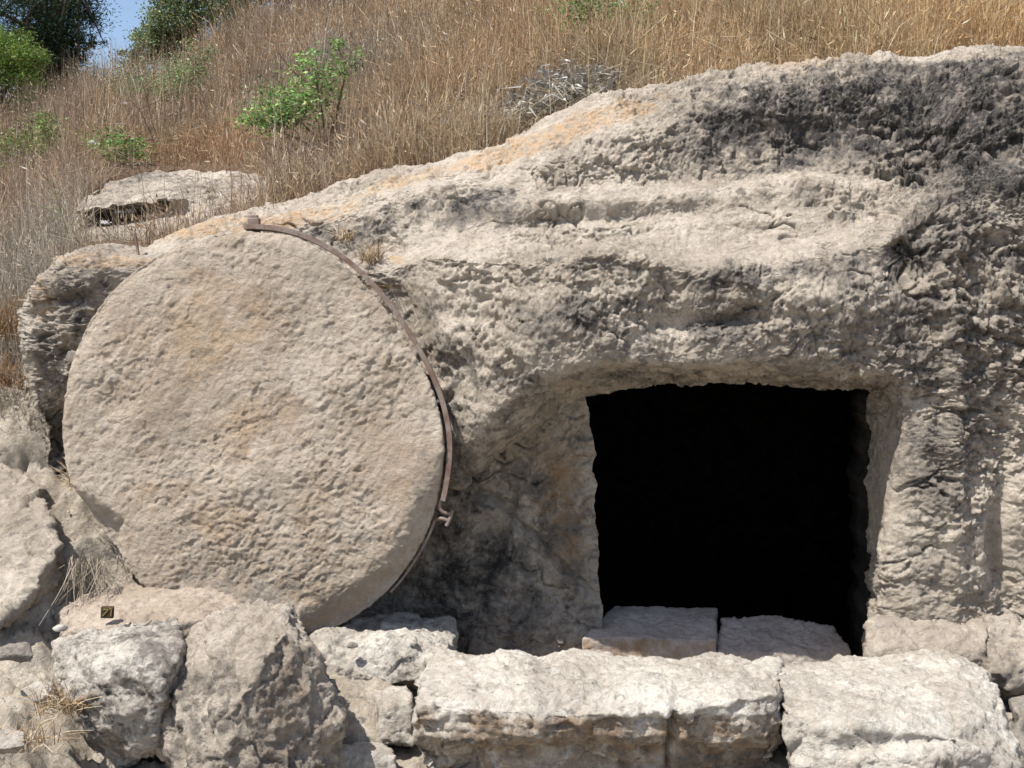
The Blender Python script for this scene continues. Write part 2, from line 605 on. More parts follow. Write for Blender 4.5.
def rock_disp(P, px, py):
    W = P + 0.05 * np.stack([fbm(P, 6, 2, seed=14), fbm(P, 6, 2, seed=15), fbm(P, 6, 2, seed=16)], -1)
    d = 0.036 * fbm(P, 2.0, 3, seed=1) + 0.009 * ridged(W * [1, 1, 1.3], 4.0, 3, seed=2)
    rz = sstep(-0.5, 0.7, fbm(P, 2.6, 3, seed=12) + 0.5 * RGH)
    d += (0.002 + 0.006 * rz) * fbm(W * [1, 1, 1.3], 13, 4, 0.62, seed=3)
    Wf = P + 0.012 * np.stack([fbm(P, 24, 2, seed=17), fbm(P, 24, 2, seed=18), fbm(P, 24, 2, seed=19)], -1)
    d += (0.002 + 0.015 * rz) * facets(Wf * [1, 1, 1.5], 8.0, 1) + (0.003 + 0.009 * rz) * facets(Wf * [1, 1, 1.4], 19.0, 2) + (0.0025 + 0.003 * rz) * facets(Wf, 46.0, 3)
    # eroded pockets
    pk = np.clip(fbm(W * [1, 1, 1.8], 8, 4, 0.62, seed=5) - 0.42, 0, 1)
    d -= 0.06 * pk * rz
    # fine crumbly relief with sharp pits
    d += (0.0030 + 0.0050 * rz) * fbm(W, 36, 3, 0.7, seed=8)
    d -= (0.004 + 0.010 * rz) * np.clip(fbm(P * [1, 1, 1.3], 30, 3, 0.6, seed=9) - 0.3, 0, 1)
    d += 0.0022 * noise(P * 95)
    # cracks that wander along the bedding
    ck = np.abs(fbm(W * [1, 1, 1.9], 1.9, 4, 0.5, seed=10))
    d -= 0.035 * np.exp(-(ck / 0.022) ** 2) * sstep(-0.2, 0.5, fbm(P, 2.0, 2, seed=11))
    return d


RGH = 1.2 * blob(px, py, 985, 260, 80, 200) + 1.0 * blob(px, py, 840, 120, 160, 60) + 0.8 * blob(px, py, 640, 320, 220, 50) - 0.9 * blob(px, py, 680, 215, 190, 35) - 0.8 * blob(px, py, 560, 130, 110, 30, -22) + 0.7 * blob(px, py, 410, 215, 100, 18, -14) + 0.8 * blob(px, py, 80, 350, 50, 120)
calm = np.ones(len(P0))
calm *= 1 - 0.2 * sstep(0, 1, blob(px, py, 545, 560, 70, 120))            # recess wall left of the door is smoother
calm *= 1 - 0.75 * sstep(0, 1, blob(px, py, 885, 470, 26, 70))             # door reveal on the right
rough = 1 + 0.9 * blob(px, py, 980, 260, 90, 160) + 0.6 * blob(px, py, 830, 120, 160, 60)
D = rock_disp(P0, px, py) * calm * rough * 0.85
# features cut into the face
D -= 0.085 * blob(px, py, 908, 236, 30, 38, -25) * (1 + 0.4 * fbm(P0, 9, 3, seed=21))
D -= 0.13 * blob(px, py, 925, 110, 32, 42)
D -= 0.06 * blob(px, py, 795, 140, 60, 26, -8)
D -= 0.045 * blob(px, py, 715, 322, 60, 10, -4) * (1 + fbm(P0, 8, 2, seed=22))
D += 0.03 * blob(px, py, 800, 300, 60, 14, 2)
D -= 0.09 * blob(px, py, 1003 + 6 * np.sin(py / 23), 550, 10, 80, -2)
D += 0.06 * blob(px, py, 955, 380, 10, 160)
D -= 0.05 * blob(px, py, 500, 545, 5, 60, 18)                                 # crack
sl_ = (py - 492) - (px - 488) * 1.0 + 10 * fbm(P0, 6, 3, seed=25)
win = sstep(430, 470, px) * sstep(606, 585, px) * sstep(440, 490, py)
D += win * (0.030 * sstep(-3, 4, sl_) - 0.03 * np.exp(-(sl_ / 5) ** 2)) + 0.012 * win * facets(P0, 6, 7) - 0.025 * sstep(520, 600, py) * win
D -= 0.12 * blob(px, py, 70, 450, 60, 50)
D -= 0.06 * blob(px, py, 70, 300, 14, 8)
D += 0.02 * blob(px, py, 760, 190, 90, 8, -4)
D -= 0.05 * blob(px, py, 400, 310, 30, 60, -20)
D -= 0.05 * blob(px, py, 600, 214, 120, 10, -3)
# leave the door outline fairly crisp
door_l = (np.abs(px - 592) < 40) & (py > 390)
D = np.where(np.abs(D) > 0.2, np.sign(D) * 0.2, D)
P1 = P0 + NRM * D[:, None]
P1[:, 0] += 0.020 * fbm(P0, 9, 4, seed=26) * (np.exp(-((px - 593) / 14) ** 2) + np.exp(-((px - 868) / 12) ** 2)) * sstep(370, 400, py)
setverts(me, P1)

# tone masks: R black lichen and painted recess shade, G orange lichen, B brown earth and recess shade
nz = fbm(P1, 3.0, 4, seed=31)
Rm = 0.10 + 1.0 * blob(px, py, 800, 118, 125, 34, 6) + 0.2 * blob(px, py, 720, 120, 60, 30) + 1.0 * blob(px, py, 940, 115, 85, 65) + 0.40 * blob(px, py, 1000, 260, 70, 170) + 0.4 * blob(px, py, 640, 62, 30, 14)
Rm += 0.75 * blob(px, py, 905, 235, 46, 34, -30) + 0.85 * blob(px, py, 410, 216, 105, 15, -15) + 0.55 * blob(px, py, 495, 205, 20, 14) + 0.42 * blob(px, py, 935, 450, 45, 150)
Rm += 0.62 * blob(px, py, 90, 330, 60, 55) + 0.75 * blob(px, py, 80, 450, 60, 60) + 0.55 * blob(px, py, 560, 258, 70, 8, 6) + 0.6 * blob(px, py, 740, 278, 110, 10, -6)
Rm += 0.20 * blob(px, py, 700, 330, 190, 40) + 0.35 * blob(px, py, 600, 310, 60, 22) + 0.3 * blob(px, py, 720, 325, 50, 14) + 0.22 * blob(px, py, 480, 390, 70, 70) + 0.75 * blob(px, py, 458, 560, 50, 120) + 0.45 * blob(px, py, 705, 140, 70, 26)  # includes the recess shade beside the disc, put into the colour
Rm += 0.25 * blob(px, py, 540, 620, 55, 60) + 0.16 * blob(px, py, 600, 205, 130, 16) + 0.36 * blob(px, py, 550, 490, 50, 100) + 0.4 * blob(px, py, 780, 165, 50, 12, -20) + 0.3 * blob(px, py, 900, 340, 50, 40)  # includes the shaded recess wall left of the door, darkened in colour
Rm += 0.3 * blob(px, py, 430, 300, 40, 30) + 0.35 * blob(px, py, 700, 375, 180, 12)
Rm -= 0.75 * blob(px, py, 690, 245, 180, 11, -2) + 0.45 * blob(px, py, 700, 182, 160, 6) + 0.5 * blob(px, py, 600, 140, 120, 34, -22) + 0.3 * blob(px, py, 650, 290, 60, 8)
Rm -= 0.5 * blob(px, py, 960, 49, 150, 6) + 0.4 * blob(px, py, 650, 130, 40, 26) + 0.35 * blob(px, py, 470, 275, 60, 24) + 0.5 * blob(px, py, 360, 190, 170, 9, -16)
Rm -= 0.5 * blob(px, py, 1010, 490, 30, 50) + 0.6 * blob(px, py, 870, 195, 24, 50, 40) + 0.35 * blob(px, py, 880, 560, 22, 90) + 0.4 * blob(px, py, 575, 440, 18, 40) + 0.35 * blob(px, py, 545, 575, 10, 60, -25)
Rm += 0.5 * blob(px, py, 900, 80, 150, 16, -3) + 0.35 * blob(px, py, 985, 150, 60, 60) + 0.06 * blob(px, py, 690, 330, 220, 60)
Rm = Rm * (0.85 + 0.55 * fbm(P1, 7, 4, 0.6, seed=32)) + 0.22 * nz + 0.02
Gm = 0.75 * blob(px, py, 600, 118, 85, 15, -18) + 0.62 * blob(px, py, 420, 178, 150, 9, -17) + 0.85 * blob(px, py, 250, 226, 120, 9, -8) + 0.6 * blob(px, py, 520, 150, 40, 12, -20)
Gm += 1.0 * blob(px, py, 110, 262, 60, 7) + 0.8 * blob(px, py, 42, 300, 12, 30) + 0.65 * blob(px, py, 398, 258, 16, 7) + 0.45 * blob(px, py, 860, 60, 140, 8) + 0.4 * blob(px, py, 780, 72, 60, 14)
Gm = np.clip(1.3 * Gm + 0.22 * nz * (Gm > 0.05), 0, 1)
Bm = 0.75 * blob(px, py, 565, 530, 34, 80) + 0.5 * blob(px, py, 520, 450, 60, 50) + 0.42 * blob(px, py, 700, 376, 190, 12) + 0.25 * blob(px, py, 700, 215, 200, 20)  # recess wall browned as well, its shade put into the colour
Bm += 0.3 * blob(px, py, 80, 430, 60, 80) + 0.3 * blob(px, py, 490, 600, 60, 60)
setcol(me, np.stack([np.clip(Rm, 0, 1), Gm, np.clip(Bm, 0, 1)], -1))
tomb = empty('rock_tomb', (0.6, 4.3, 0.0), 'rugged limestone outcrop with a black square tomb doorway cut into its face', 'rock tomb')
facade = link('rock_face', me, tomb)

# chamber: runs back from the doorway's own edge vertices
Q = P1.reshape(nu, nv, 3)
ring = np.concatenate([Q[ua, va:vb], Q[ua:ub, vb], Q[ub, va:vb + 1][::-1]])
cen = ring.mean(0)
rings = [ring]
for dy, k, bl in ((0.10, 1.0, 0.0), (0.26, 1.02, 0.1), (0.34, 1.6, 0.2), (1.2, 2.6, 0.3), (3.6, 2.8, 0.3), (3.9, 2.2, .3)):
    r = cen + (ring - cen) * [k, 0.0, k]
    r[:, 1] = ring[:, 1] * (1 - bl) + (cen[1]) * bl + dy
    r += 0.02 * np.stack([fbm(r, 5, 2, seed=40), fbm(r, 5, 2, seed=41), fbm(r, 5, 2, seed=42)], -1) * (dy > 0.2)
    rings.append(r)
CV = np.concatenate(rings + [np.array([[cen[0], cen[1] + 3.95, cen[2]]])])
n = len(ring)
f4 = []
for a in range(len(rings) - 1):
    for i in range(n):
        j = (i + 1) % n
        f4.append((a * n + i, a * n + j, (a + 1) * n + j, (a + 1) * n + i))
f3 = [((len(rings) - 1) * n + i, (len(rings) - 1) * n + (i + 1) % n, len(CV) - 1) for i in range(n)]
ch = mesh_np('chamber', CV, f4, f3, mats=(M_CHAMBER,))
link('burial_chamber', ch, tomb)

# ------------------------------------------------------------------ ground and hillside, one sheet
CY_X = [-2.35, -2.05, -1.3, 0.0, 1.5, 3.0]
CY_Y = [4.35, 4.5, 4.85, 4.95, 5.0, 5.0]
_o = np.argsort(CRX)


def ground_z(x, y):
    x = np.asarray(x, float)
    y = np.asarray(y, float)
    cy = np.interp(x, CY_X, CY_Y)
    cz = np.interp(x, CRX[_o], CRZ[_o])
    slope = np.interp(x / np.maximum(y, 4), [-0.5, -0.40, -0.33, -0.24, -0.12, 0.0, 0.5], [0.215, 0.255, 0.265, 0.325, 0.375, 0.40, 0.43])
    hill = cz - 0.03 + np.where(y < 17, (y - cy), (17 - cy) + (y - 17) * 0.45) * slope
    front = np.interp(y, [-8, 2.4, 3.2, 3.7, 4.2], [-0.25, -0.12, -0.03, 0.02, -0.16])
    right = front + (hill - front) * sstep(cy - 0.22, cy + 0.02, y)
    leftp = np.interp(y, [-8, 2.2, 2.9, 3.4, 3.9, 4.4, 4.9, 6.0, 8.5, 17, 40, 80], [-0.1, -0.0, 0.10, 0.28, 0.60, 1.08, 1.40, 1.84, 2.50, 4.45, 7.0, 11])
    wl = 1 - sstep(-0.52, -0.40, x / np.maximum(y, 4.3))
    wl2 = 1 - sstep(-1.9, -1.0, x)
    wl = np.where(y < 4.2, wl2, wl)
    return right * (1 - wl) + leftp * wl


gx = np.concatenate([np.linspace(-40, -6, 30)[:-1], np.linspace(-6, -2.6, 45)[:-1], np.linspace(-2.6, 2.8, 420)[:-1], np.linspace(2.8, 6, 35)[:-1], np.linspace(6, 40, 26)])
gy = np.concatenate([np.linspace(-20, 1.8, 22)[:-1], np.linspace(1.8, 5.4, 300)[:-1], np.linspace(5.4, 9, 90)[:-1], np.linspace(9, 24, 80)[:-1], np.linspace(24, 120, 40)])
GX, GY = np.meshgrid(gx, gy, indexing='ij')
GP = np.stack([GX, GY, ground_z(GX, GY)], -1).reshape(-1, 3)
far = sstep(3, 9, GP[:, 1])
amp = np.where(GP[:, 1] < 4.6, 1.0, 0.5)
SHF = in_poly(*to_px(np.stack([GP[:, 0], GP[:, 1], GP[:, 2]], -1)), [(84, 244), (84, 218), (112, 196), (200, 182), (270, 180), (276, 200), (292, 214), (200, 240)])
GP[:, 2] -= 0.13 * (SHF & (GP[:, 1] > 4.9))
hx, hy = to_px(GP)
GP[:, 2] -= np.where(GP[:, 1] < 4.6, 0.16 * blob(hx, hy, 95, 555, 32, 50, -20), 0)
amp = np.where((GP[:, 0] < -1.2) & (GP[:, 1] < 4.6), 1.5, np.where(GP[:, 1] < 4.6, 0.6, 0.35))
GP[:, 2] += amp * (0.05 * fbm(GP, 2.2, 3, seed=51) + 0.022 * ridged(GP, 6, 3, seed=52) + 0.008 * ridged(GP, 24, 3, seed=53) + (GP[:, 1] < 4.7) * (0.022 * facets(GP, 6, 11) + 0.011 * facets(GP, 15, 12) + 0.005 * facets(GP, 36, 13))) + far * 0.25 * fbm(GP, 0.35, 3, seed=54)
ix = np.arange(len(GP)).reshape(len(gx), len(gy))
gq = np.stack([ix[:-1, :-1], ix[1:, :-1], ix[1:, 1:], ix[:-1, 1:]], -1).reshape(-1, 4)
gm = GP[gq].max(1)
gn = GP[gq].min(1)
cz_ = np.interp(gm[:, 0], CRX[_o], CRZ[_o])
gq = gq[~((gn[:, 1] > 4.5) & (gm[:, 1] < 5.3) & (gn[:, 0] > -1.0) & (gm[:, 0] < 2.7) & (gm[:, 2] > -0.08) & (gm[:, 2] < cz_ - 0.45))]
gb = sstep(4.2, 4.8, GP[:, 1]) + 0.25 * fbm(GP, 1.5, 3, seed=55)
gr = 0.25 * blob(*to_px(GP), 110, 540, 50, 60) + 0.0 * gb
gme = mesh_np('ground', GP, gq, mats=(M_GROUND,), colors=np.stack([gr, gb * 0, np.clip(gb, 0, 1.2)], -1))
tag(link('ground', gme), 'dusty pale ground rising into a brown hillside', 'ground', kind='structure')

_GZ = GP[:, 2].reshape(len(gx), len(gy))


def ground_z(x, y):
    """height of the finished ground sheet"""
    x, y = np.broadcast_arrays(np.asarray(x, float), np.asarray(y, float))
    i = np.clip(np.searchsorted(gx, x) - 1, 0, len(gx) - 2)
    j = np.clip(np.searchsorted(gy, y) - 1, 0, len(gy) - 2)
    u = np.clip((x - gx[i]) / (gx[i + 1] - gx[i]), 0, 1)
    v = np.clip((y - gy[j]) / (gy[j + 1] - gy[j]), 0, 1)
    return (_GZ[i, j] * (1 - u) + _GZ[i + 1, j] * u) * (1 - v) + (_GZ[i, j + 1] * (1 - u) + _GZ[i + 1, j + 1] * u) * v


# ------------------------------------------------------------------ free stones: hull -> voxel solid -> weathered surface
DG = bpy.context.evaluated_depsgraph_get


def remesh(me, vox):
    o = bpy.data.objects.new('scratch', me)
    COL.objects.link(o)
    md = o.modifiers.new('r', 'REMESH')
    md.mode = 'VOXEL'
    md.voxel_size = vox
    dg = bpy.context.evaluated_depsgraph_get()
    dg.update()
    out = bpy.data.meshes.new_from_object(o.evaluated_get(dg))
    bpy.data.objects.remove(o)
    bpy.data.meshes.remove(me)
    return out


def hull(name, hulls):
    bm = bmesh.new()
    for pts in hulls:
        vs = [bm.verts.new([float(c) for c in p]) for p in pts]
        r = bmesh.ops.convex_hull(bm, input=vs)
        junk = list({e for e in r['geom_interior'] + r['geom_unused'] if isinstance(e, bmesh.types.BMVert)})
        if junk:
            bmesh.ops.delete(bm, geom=junk, context='VERTS')
    me = bpy.data.meshes.new(name)
    bm.to_mesh(me)
    bm.free()
    return me


def stone(name, label, cat, hulls, m, vox=0.009, smooth=5, big=0.03, mid=0.016, finea=0.006, strata=0.0, tilt=(0, 0, 1), seed=0, group=None, masks=None, feat=None):
    me = remesh(hull(name, hulls), vox)
    V = verts(me)
    V = smooth_mesh(me, V, max(1, smooth - 2))
    setverts(me, V)
    Nn = normals(me)
    d = 0.8 * big * fbm(V, 4.5, 3, seed=seed) + 0.35 * mid * ridged(V, 9, 4, 0.55, seed=seed + 1) + 0.6 * finea * fbm(V, 36, 4, 0.66, seed=seed + 2)
    Vf = V + 0.010 * np.stack([fbm(V, 26, 2, seed=seed + 6), fbm(V, 26, 2, seed=seed + 7), fbm(V, 26, 2, seed=seed + 8)], -1)
    d += 0.9 * mid * facets(Vf, 8, seed % 13) + 0.9 * finea * facets(Vf, 19, seed % 7) + 0.4 * finea * facets(Vf, 44, seed % 5)
    d -= 1.2 * mid * np.clip(fbm(V, 11, 3, seed=seed + 3) - 0.5, 0, 1)
    if strata:
        t = np.asarray(tilt, float)
        t /= np.linalg.norm(t)
        q = V @ t
        d += strata * ridged(np.stack([q * 16, V[:, 0] * 1.6, V[:, 1] * 1.6], -1), 1.0, 3, 0.6, seed=seed + 5)
    d -= 0.5 * big * np.exp(-(np.abs(fbm(V, 3.0, 3, seed=seed + 11)) / 0.025) ** 2)
    qx, qy = to_px(V)
    if feat is not None:
        d = d + feat(V, qx, qy)
    V = V + Nn * d[:, None]
    setverts(me, V)
    me.polygons.foreach_set('use_smooth', np.ones(len(me.polygons), bool))
    me.materials.clear()
    me.materials.append(m)
    nzz = fbm(V, 5, 3, seed=seed + 9)
    mk = np.stack([np.clip(0.05 + 0.12 * nzz, 0, 1), np.clip(-0.1 + 0.1 * nzz, 0, 1), np.clip(0.1 + 0.12 * nzz, 0, 1)], -1)
    if masks is not None:
        mk = np.clip(mk + masks(V, qx, qy, Nn), 0, 1.2)
    setcol(me, mk)
    base = np.array([V[:, 0].mean(), V[:, 1].mean(), V[:, 2].min()])
    return tag(link(name, me, None, base), label, cat, group)


def box_hull(front, depth, top_back=None, low=None):
    """front: list of (px,py,Y) ring of the visible face; pushed back by depth"""
    f = [at(*p) for p in front]
    b = [p + np.array([0, depth, 0]) for p in f]
    return f + b


def pts(*a):
    return [at(*p) for p in a]


# ---- rolling stone: disc in its own leaning plane
LEAN = R(7)
disc_px = [(250, 230), (282, 233), (312, 244), (338, 259), (360, 278), (382, 302), (402, 331), (418, 358), (431, 384), (440, 412), (445, 442), (443, 472),
           (437, 503), (426, 535), (410, 563), (392, 588), (366, 611), (338, 629), (305, 640), (262, 642), (215, 632), (170, 608), (140, 585), (118, 560),
           (98, 535), (82, 510), (70, 484), (62, 455), (60, 428), (62, 398), (68, 370), (78, 340), (93, 312), (112, 288), (136, 267), (164, 250), (192, 239), (220, 232)]
DY0 = 3.82                                                   # distance of the face at the foot
DZ0 = at(300, 640, DY0)[2]


def on_disc(px, py, off=0.0):
    """where the pixel's ray meets the plane of the disc face (off = metres behind it)"""
    a, b = (px - 512) / FPX, (384 - py) / FPX
    d = np.array([a, CP + b * SP, -SP + b * CP])
    nrm = np.array([0, -math.cos(LEAN), math.sin(LEAN)])
    p0 = np.array([0, DY0, DZ0]) - nrm * off
    return CAM + d * ((p0 - CAM) @ nrm) / (d @ nrm)


DN = np.array([0, -math.cos(LEAN), math.sin(LEAN)])
ring3 = np.array([on_disc(*p) for p in disc_px])
# smooth the traced outline a little and resample it
tt = np.linspace(0, len(ring3), 161)[:-1]
ext = np.concatenate([ring3, ring3[:1]])
ringf = pchip(np.arange(len(ext)), ext, tt)
for _ in range(6):
    ringf = 0.5 * ringf + 0.25 * (np.roll(ringf, 1, 0) + np.roll(ringf, -1, 0))
bm = bmesh.new()
TH = 0.26
fv = [bm.verts.new(p) for p in ringf]
bv = [bm.verts.new(ringf.mean(0) + (p - ringf.mean(0)) * 0.945 - DN * TH) for p in ringf]
nR = len(fv)
bm.faces.new(fv)
bm.faces.new(bv[::-1])
for i in range(nR):
    j = (i + 1) % nR
    bm.faces.new((fv[i], bv[i], bv[j], fv[j]))
bmesh.ops.recalc_face_normals(bm, faces=bm.faces)
bmesh.ops.triangulate(bm, faces=bm.faces)
dme = bpy.data.meshes.new('disc')
bm.to_mesh(dme)
bm.free()
dme = remesh(dme, 0.0062)
V = smooth_mesh(dme, verts(dme), 5)
setverts(dme, V)
Nn = normals(dme)
qx, qy = to_px(V)
face = sstep(0.5, 0.95, Nn @ DN)
side = 1 - face
# rotate noise domain so that tool marks run diagonally across the face
c45, s45 = math.cos(R(38)), math.sin(R(38))
Vr = np.stack([V[:, 0] * c45 + V[:, 2] * s45, V[:, 1], -V[:, 0] * s45 + V[:, 2] * c45], -1)
Vw = Vr + 0.02 * np.stack([fbm(V, 14, 2, seed=64), fbm(V, 14, 2, seed=65), fbm(V, 14, 2, seed=68)], -1)
rz = sstep(-0.6, 0.8, fbm(V, 3.0, 3, seed=69) + 0.8 * blob(qx, qy, 250, 540, 140, 60) + 0.8 * blob(qx, qy, 390, 330, 40, 80, -20) - 0.6 * blob(qx, qy, 400, 520, 60, 90))
d = 0.015 * fbm(V, 2.8, 4, seed=60) * face
d += (0.0016 + 0.0022 * rz) * fbm(Vw * [1.0, 1, 1.7], 26, 4, 0.66, seed=61) * (0.5 + 0.5 * face)
d += (0.0008 + 0.0026 * rz) * facets(Vw * [1, 1, 1.5], 17, 5) * face + (0.0012 + 0.0018 * rz) * facets(Vw, 40, 6)
d += (0.0012 + 0.0020 * rz) * fbm(Vw * [1, 1, 1.5], 60, 3, 0.65, seed=62)
d -= 0.012 * np.clip(fbm(Vw * [1, 1, 1.6], 20, 4, 0.62, seed=63) - 0.55, 0, 1) * face * rz
d -= 0.016 * blob(qx, qy, 330, 330, 60, 26, -35) + 0.014 * blob(qx, qy, 190, 430, 18, 70, -8) + 0.016 * blob(qx, qy, 112, 400, 14, 18)
d -= 0.02 * blob(qx, qy, 395, 340, 22, 12, 40)
d += 0.012 * blob(qx, qy, 345, 390, 50, 18, -30) + 0.012 * blob(qx, qy, 230, 490, 60, 16, -18)
d -= (0.018 * sstep(415, 450, qy + 0.0 * qx) * 0 + 0.016 * blob(qx, qy, 225, 580, 70, 30, 10))
# broken lower left edge and worn lower right arris
push = 0.06 * sstep(0, 1, np.minimum((126 + 5 * fbm(V, 8, 3, seed=75) - qx) / 16, ((qy - 476) - (qx - 62) * 0.62 + 6 * fbm(V, 8, 3, seed=76)) / 26))
rr = np.hypot(qx - 252, (qy - 435) * 0.96)
push += 0.045 * sstep(170, 199, rr) * sstep(0.1, 0.8, (qy - 440) / 110 * (qx > 300))
push += 0.012 * sstep(184, 197, rr + 5 * fbm(V, 9, 3, seed=66))
deep = np.clip(1 - ((on_disc(250, 430) - V) @ DN) / TH, 0, 1)
dme_V = V + Nn * d[:, None] - DN * (push * deep)[:, None]
setverts(dme, dme_V)
dme.polygons.foreach_set('use_smooth', np.ones(len(dme.polygons), bool))
dme.materials.clear()
dme.materials.append(M_DISC)
nzz = fbm(V, 4, 3, seed=67)
mk = np.stack([np.clip(0.02 + 0.10 * nzz + 0.30 * blob(qx, qy, 345, 270, 40, 30) + 0.36 * blob(qx, qy, 230, 585, 110, 34) + 0.16 * blob(qx, qy, 200, 400, 20, 80) + 0.2 * blob(qx, qy, 320, 370, 60, 14, -35) + 0.2 * blob(qx, qy, 420, 460, 16, 60), 0, 1),
               np.zeros(len(V)),
               np.clip(0.26 + 0.34 * nzz + 0.16 * blob(qx, qy, 200, 330, 50, 50) + 0.22 * blob(qx, qy, 250, 520, 120, 60) + 0.15 * blob(qx, qy, 220, 350, 60, 80) - 0.3 * sstep(165, 190, rr) - 0.4 * blob(qx, qy, 385, 330, 50, 90, -20), 0, 1)], -1)
setcol(dme, mk)
rbase = np.array([on_disc(250, 640)[0], DY0 + 0.1, dme_V[:, 2].min()])
roll = empty('rolling_stone', rbase, 'huge upright round tan stone disc leaning beside the tomb doorway', 'stone disc')
link('stone_disc', dme, roll)

# iron band round the rim
ce = ringf.mean(0)


def band_pts(i0, i1, out=0.012, deep=0.06):
    ids = [k % nR for k in range(i0, i1)]
    P = np.array([ringf[k] for k in ids])
    o = P - ce
    o /= np.linalg.norm(o, axis=1)[:, None]
    return P + o * out - DN * deep, o


def strap(i0, i1, name, deep=0.055, wid=0.05, thick=0.008, out=0.006):
    P, o = band_pts(i0, i1, out, deep)
    k = len(P)
    a = np.array([P + DN * wid * .5, P + DN * wid * .5 + o * thick, P - DN * wid * .5 + o * thick, P - DN * wid * .5])   # 4 x k x 3
    VV = a.transpose(1, 0, 2).reshape(-1, 3)
    f = []
    for i in range(k - 1):
        for q in range(4):
            f.append((i * 4 + q, i * 4 + (q + 1) % 4, (i + 1) * 4 + (q + 1) % 4, (i + 1) * 4 + q))
    f += [(0, 1, 2, 3), ((k - 1) * 4 + 3, (k - 1) * 4 + 2, (k - 1) * 4 + 1, (k - 1) * 4)]
    return VV, f


def ring_index(px, py):
    return int(np.argmin([np.hypot(*(np.array(to_px(p)) - [px, py])) for p in ringf]))


i_top = ring_index(243, 230)
i_hook = ring_index(441, 500)
i_hook2 = ring_index(433, 524)
i_end = ring_index(380, 600)
i_left = ring_index(66, 376)
mb = MB()
mb.add(*strap(i_top - nR if i_top > i_hook else i_top, i_hook + 1, 'band', deep=0.035, wid=0.045, out=0.010, thick=0.020))
band = link('iron_band', mb.mesh('iron_band', (M_RUST,), smooth=False), roll)
mb = MB()
mb.add(*strap(i_hook2, i_end, 'band', deep=0.075, wid=0.024, out=0.007, thick=0.009))
link('iron_band', mb.mesh('iron_band_low', (M_RUST,), smooth=False), roll)


def box_at(c, sx, sy, sz, ax=None):
    """box centred on c with axes ax (3x3 rows)"""
    ax = np.eye(3) if ax is None else np.asarray(ax, float)
    bmx = bmesh.new()
    bmesh.ops.create_cube(bmx, size=1)
    bmesh.ops.scale(bmx, vec=(sx, sy, sz), verts=bmx.verts)
    bmesh.ops.bevel(bmx, geom=list(bmx.edges), offset=min(sx, sy, sz) * 0.16, segments=2, affect='EDGES', profile=0.6)
    bmx.verts.ensure_lookup_table()
    VV = np.array([v.co[:] for v in bmx.verts]) @ ax + c
    f4 = [[v.index for v in f.verts] for f in bmx.faces if len(f.verts) == 4]
    f3 = [[v.index for v in f.verts] for f in bmx.faces if len(f.verts) == 3]
    bmx.free()
    return VV, f4, f3


def bracket(px, py, ang, L=0.055, wdt=0.048, deep=0.06):
    k = ring_index(px, py)
    o = ringf[k] - ce
    o /= np.linalg.norm(o)
    t = np.cross(o, DN)
    b = MB()
    b.add(*box_at(ringf[k] + o * (L * .5) - DN * deep, wdt, 0.03, L, [t, DN, o]))
    b.add(*box_at(ringf[k] + o * (L + .004) - DN * deep, wdt * 0.7, 0.022, 0.014, [t, DN, o]))
    return link('bracket', b.mesh('bracket', (M_RUST,), smooth=False), roll)


bracket(254, 229, 0, L=0.062)
bracket(67, 360, 0, L=0.035, wdt=0.05)
# the forged hook on the right where the two straps meet
P, o = band_pts(i_hook, i_hook + 1, 0.012, 0.05)
hp, ho = P[0], o[0]
tdir = np.cross(ho, DN)
if tdir[2] > 0:
    tdir = -tdir
hk = MB()
for sgn, pp in ((0, [hp, hp + tdir * .03 + ho * .004, hp + tdir * .045 + ho * .03, hp + tdir * .04 + ho * .055]),
                (1, [hp + tdir * .105 - DN * .03, hp + tdir * .085 - DN * .02 + ho * .01, hp + tdir * .07 + ho * .03, hp + tdir * .068 + ho * .058])):
    q = pchip(np.arange(4), np.array(pp), np.linspace(0, 3, 14))
    VV, ff = tube(q, 0.009, 0.008, 8)
    hk.add(VV, ff)
VV, ff = tube(np.array([hp + tdir * .02 + ho * .058, hp + tdir * .055 + ho * .06, hp + tdir * .09 + ho * .058]), .008, .008, 8)
hk.add(VV, ff)
link('hook', hk.mesh('hook', (M_RUST,)), roll)

# ---- stones of the kerb and the foreground
def m_top_pale(r=0.0, g=0.0, b=0.0):
    return lambda V, x, y, n: np.stack([r + 0 * x, g + 0 * x, b + 0 * x], -1)


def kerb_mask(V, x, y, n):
    low = sstep(0.0, -0.6, n[:, 1]) * sstep(0.28, 0.22, V[:, 2])  # brown low front, with the undercut's shade darkened into the colour
    return np.stack([0.22 * low, 0 * x, 0.56 * low], -1)


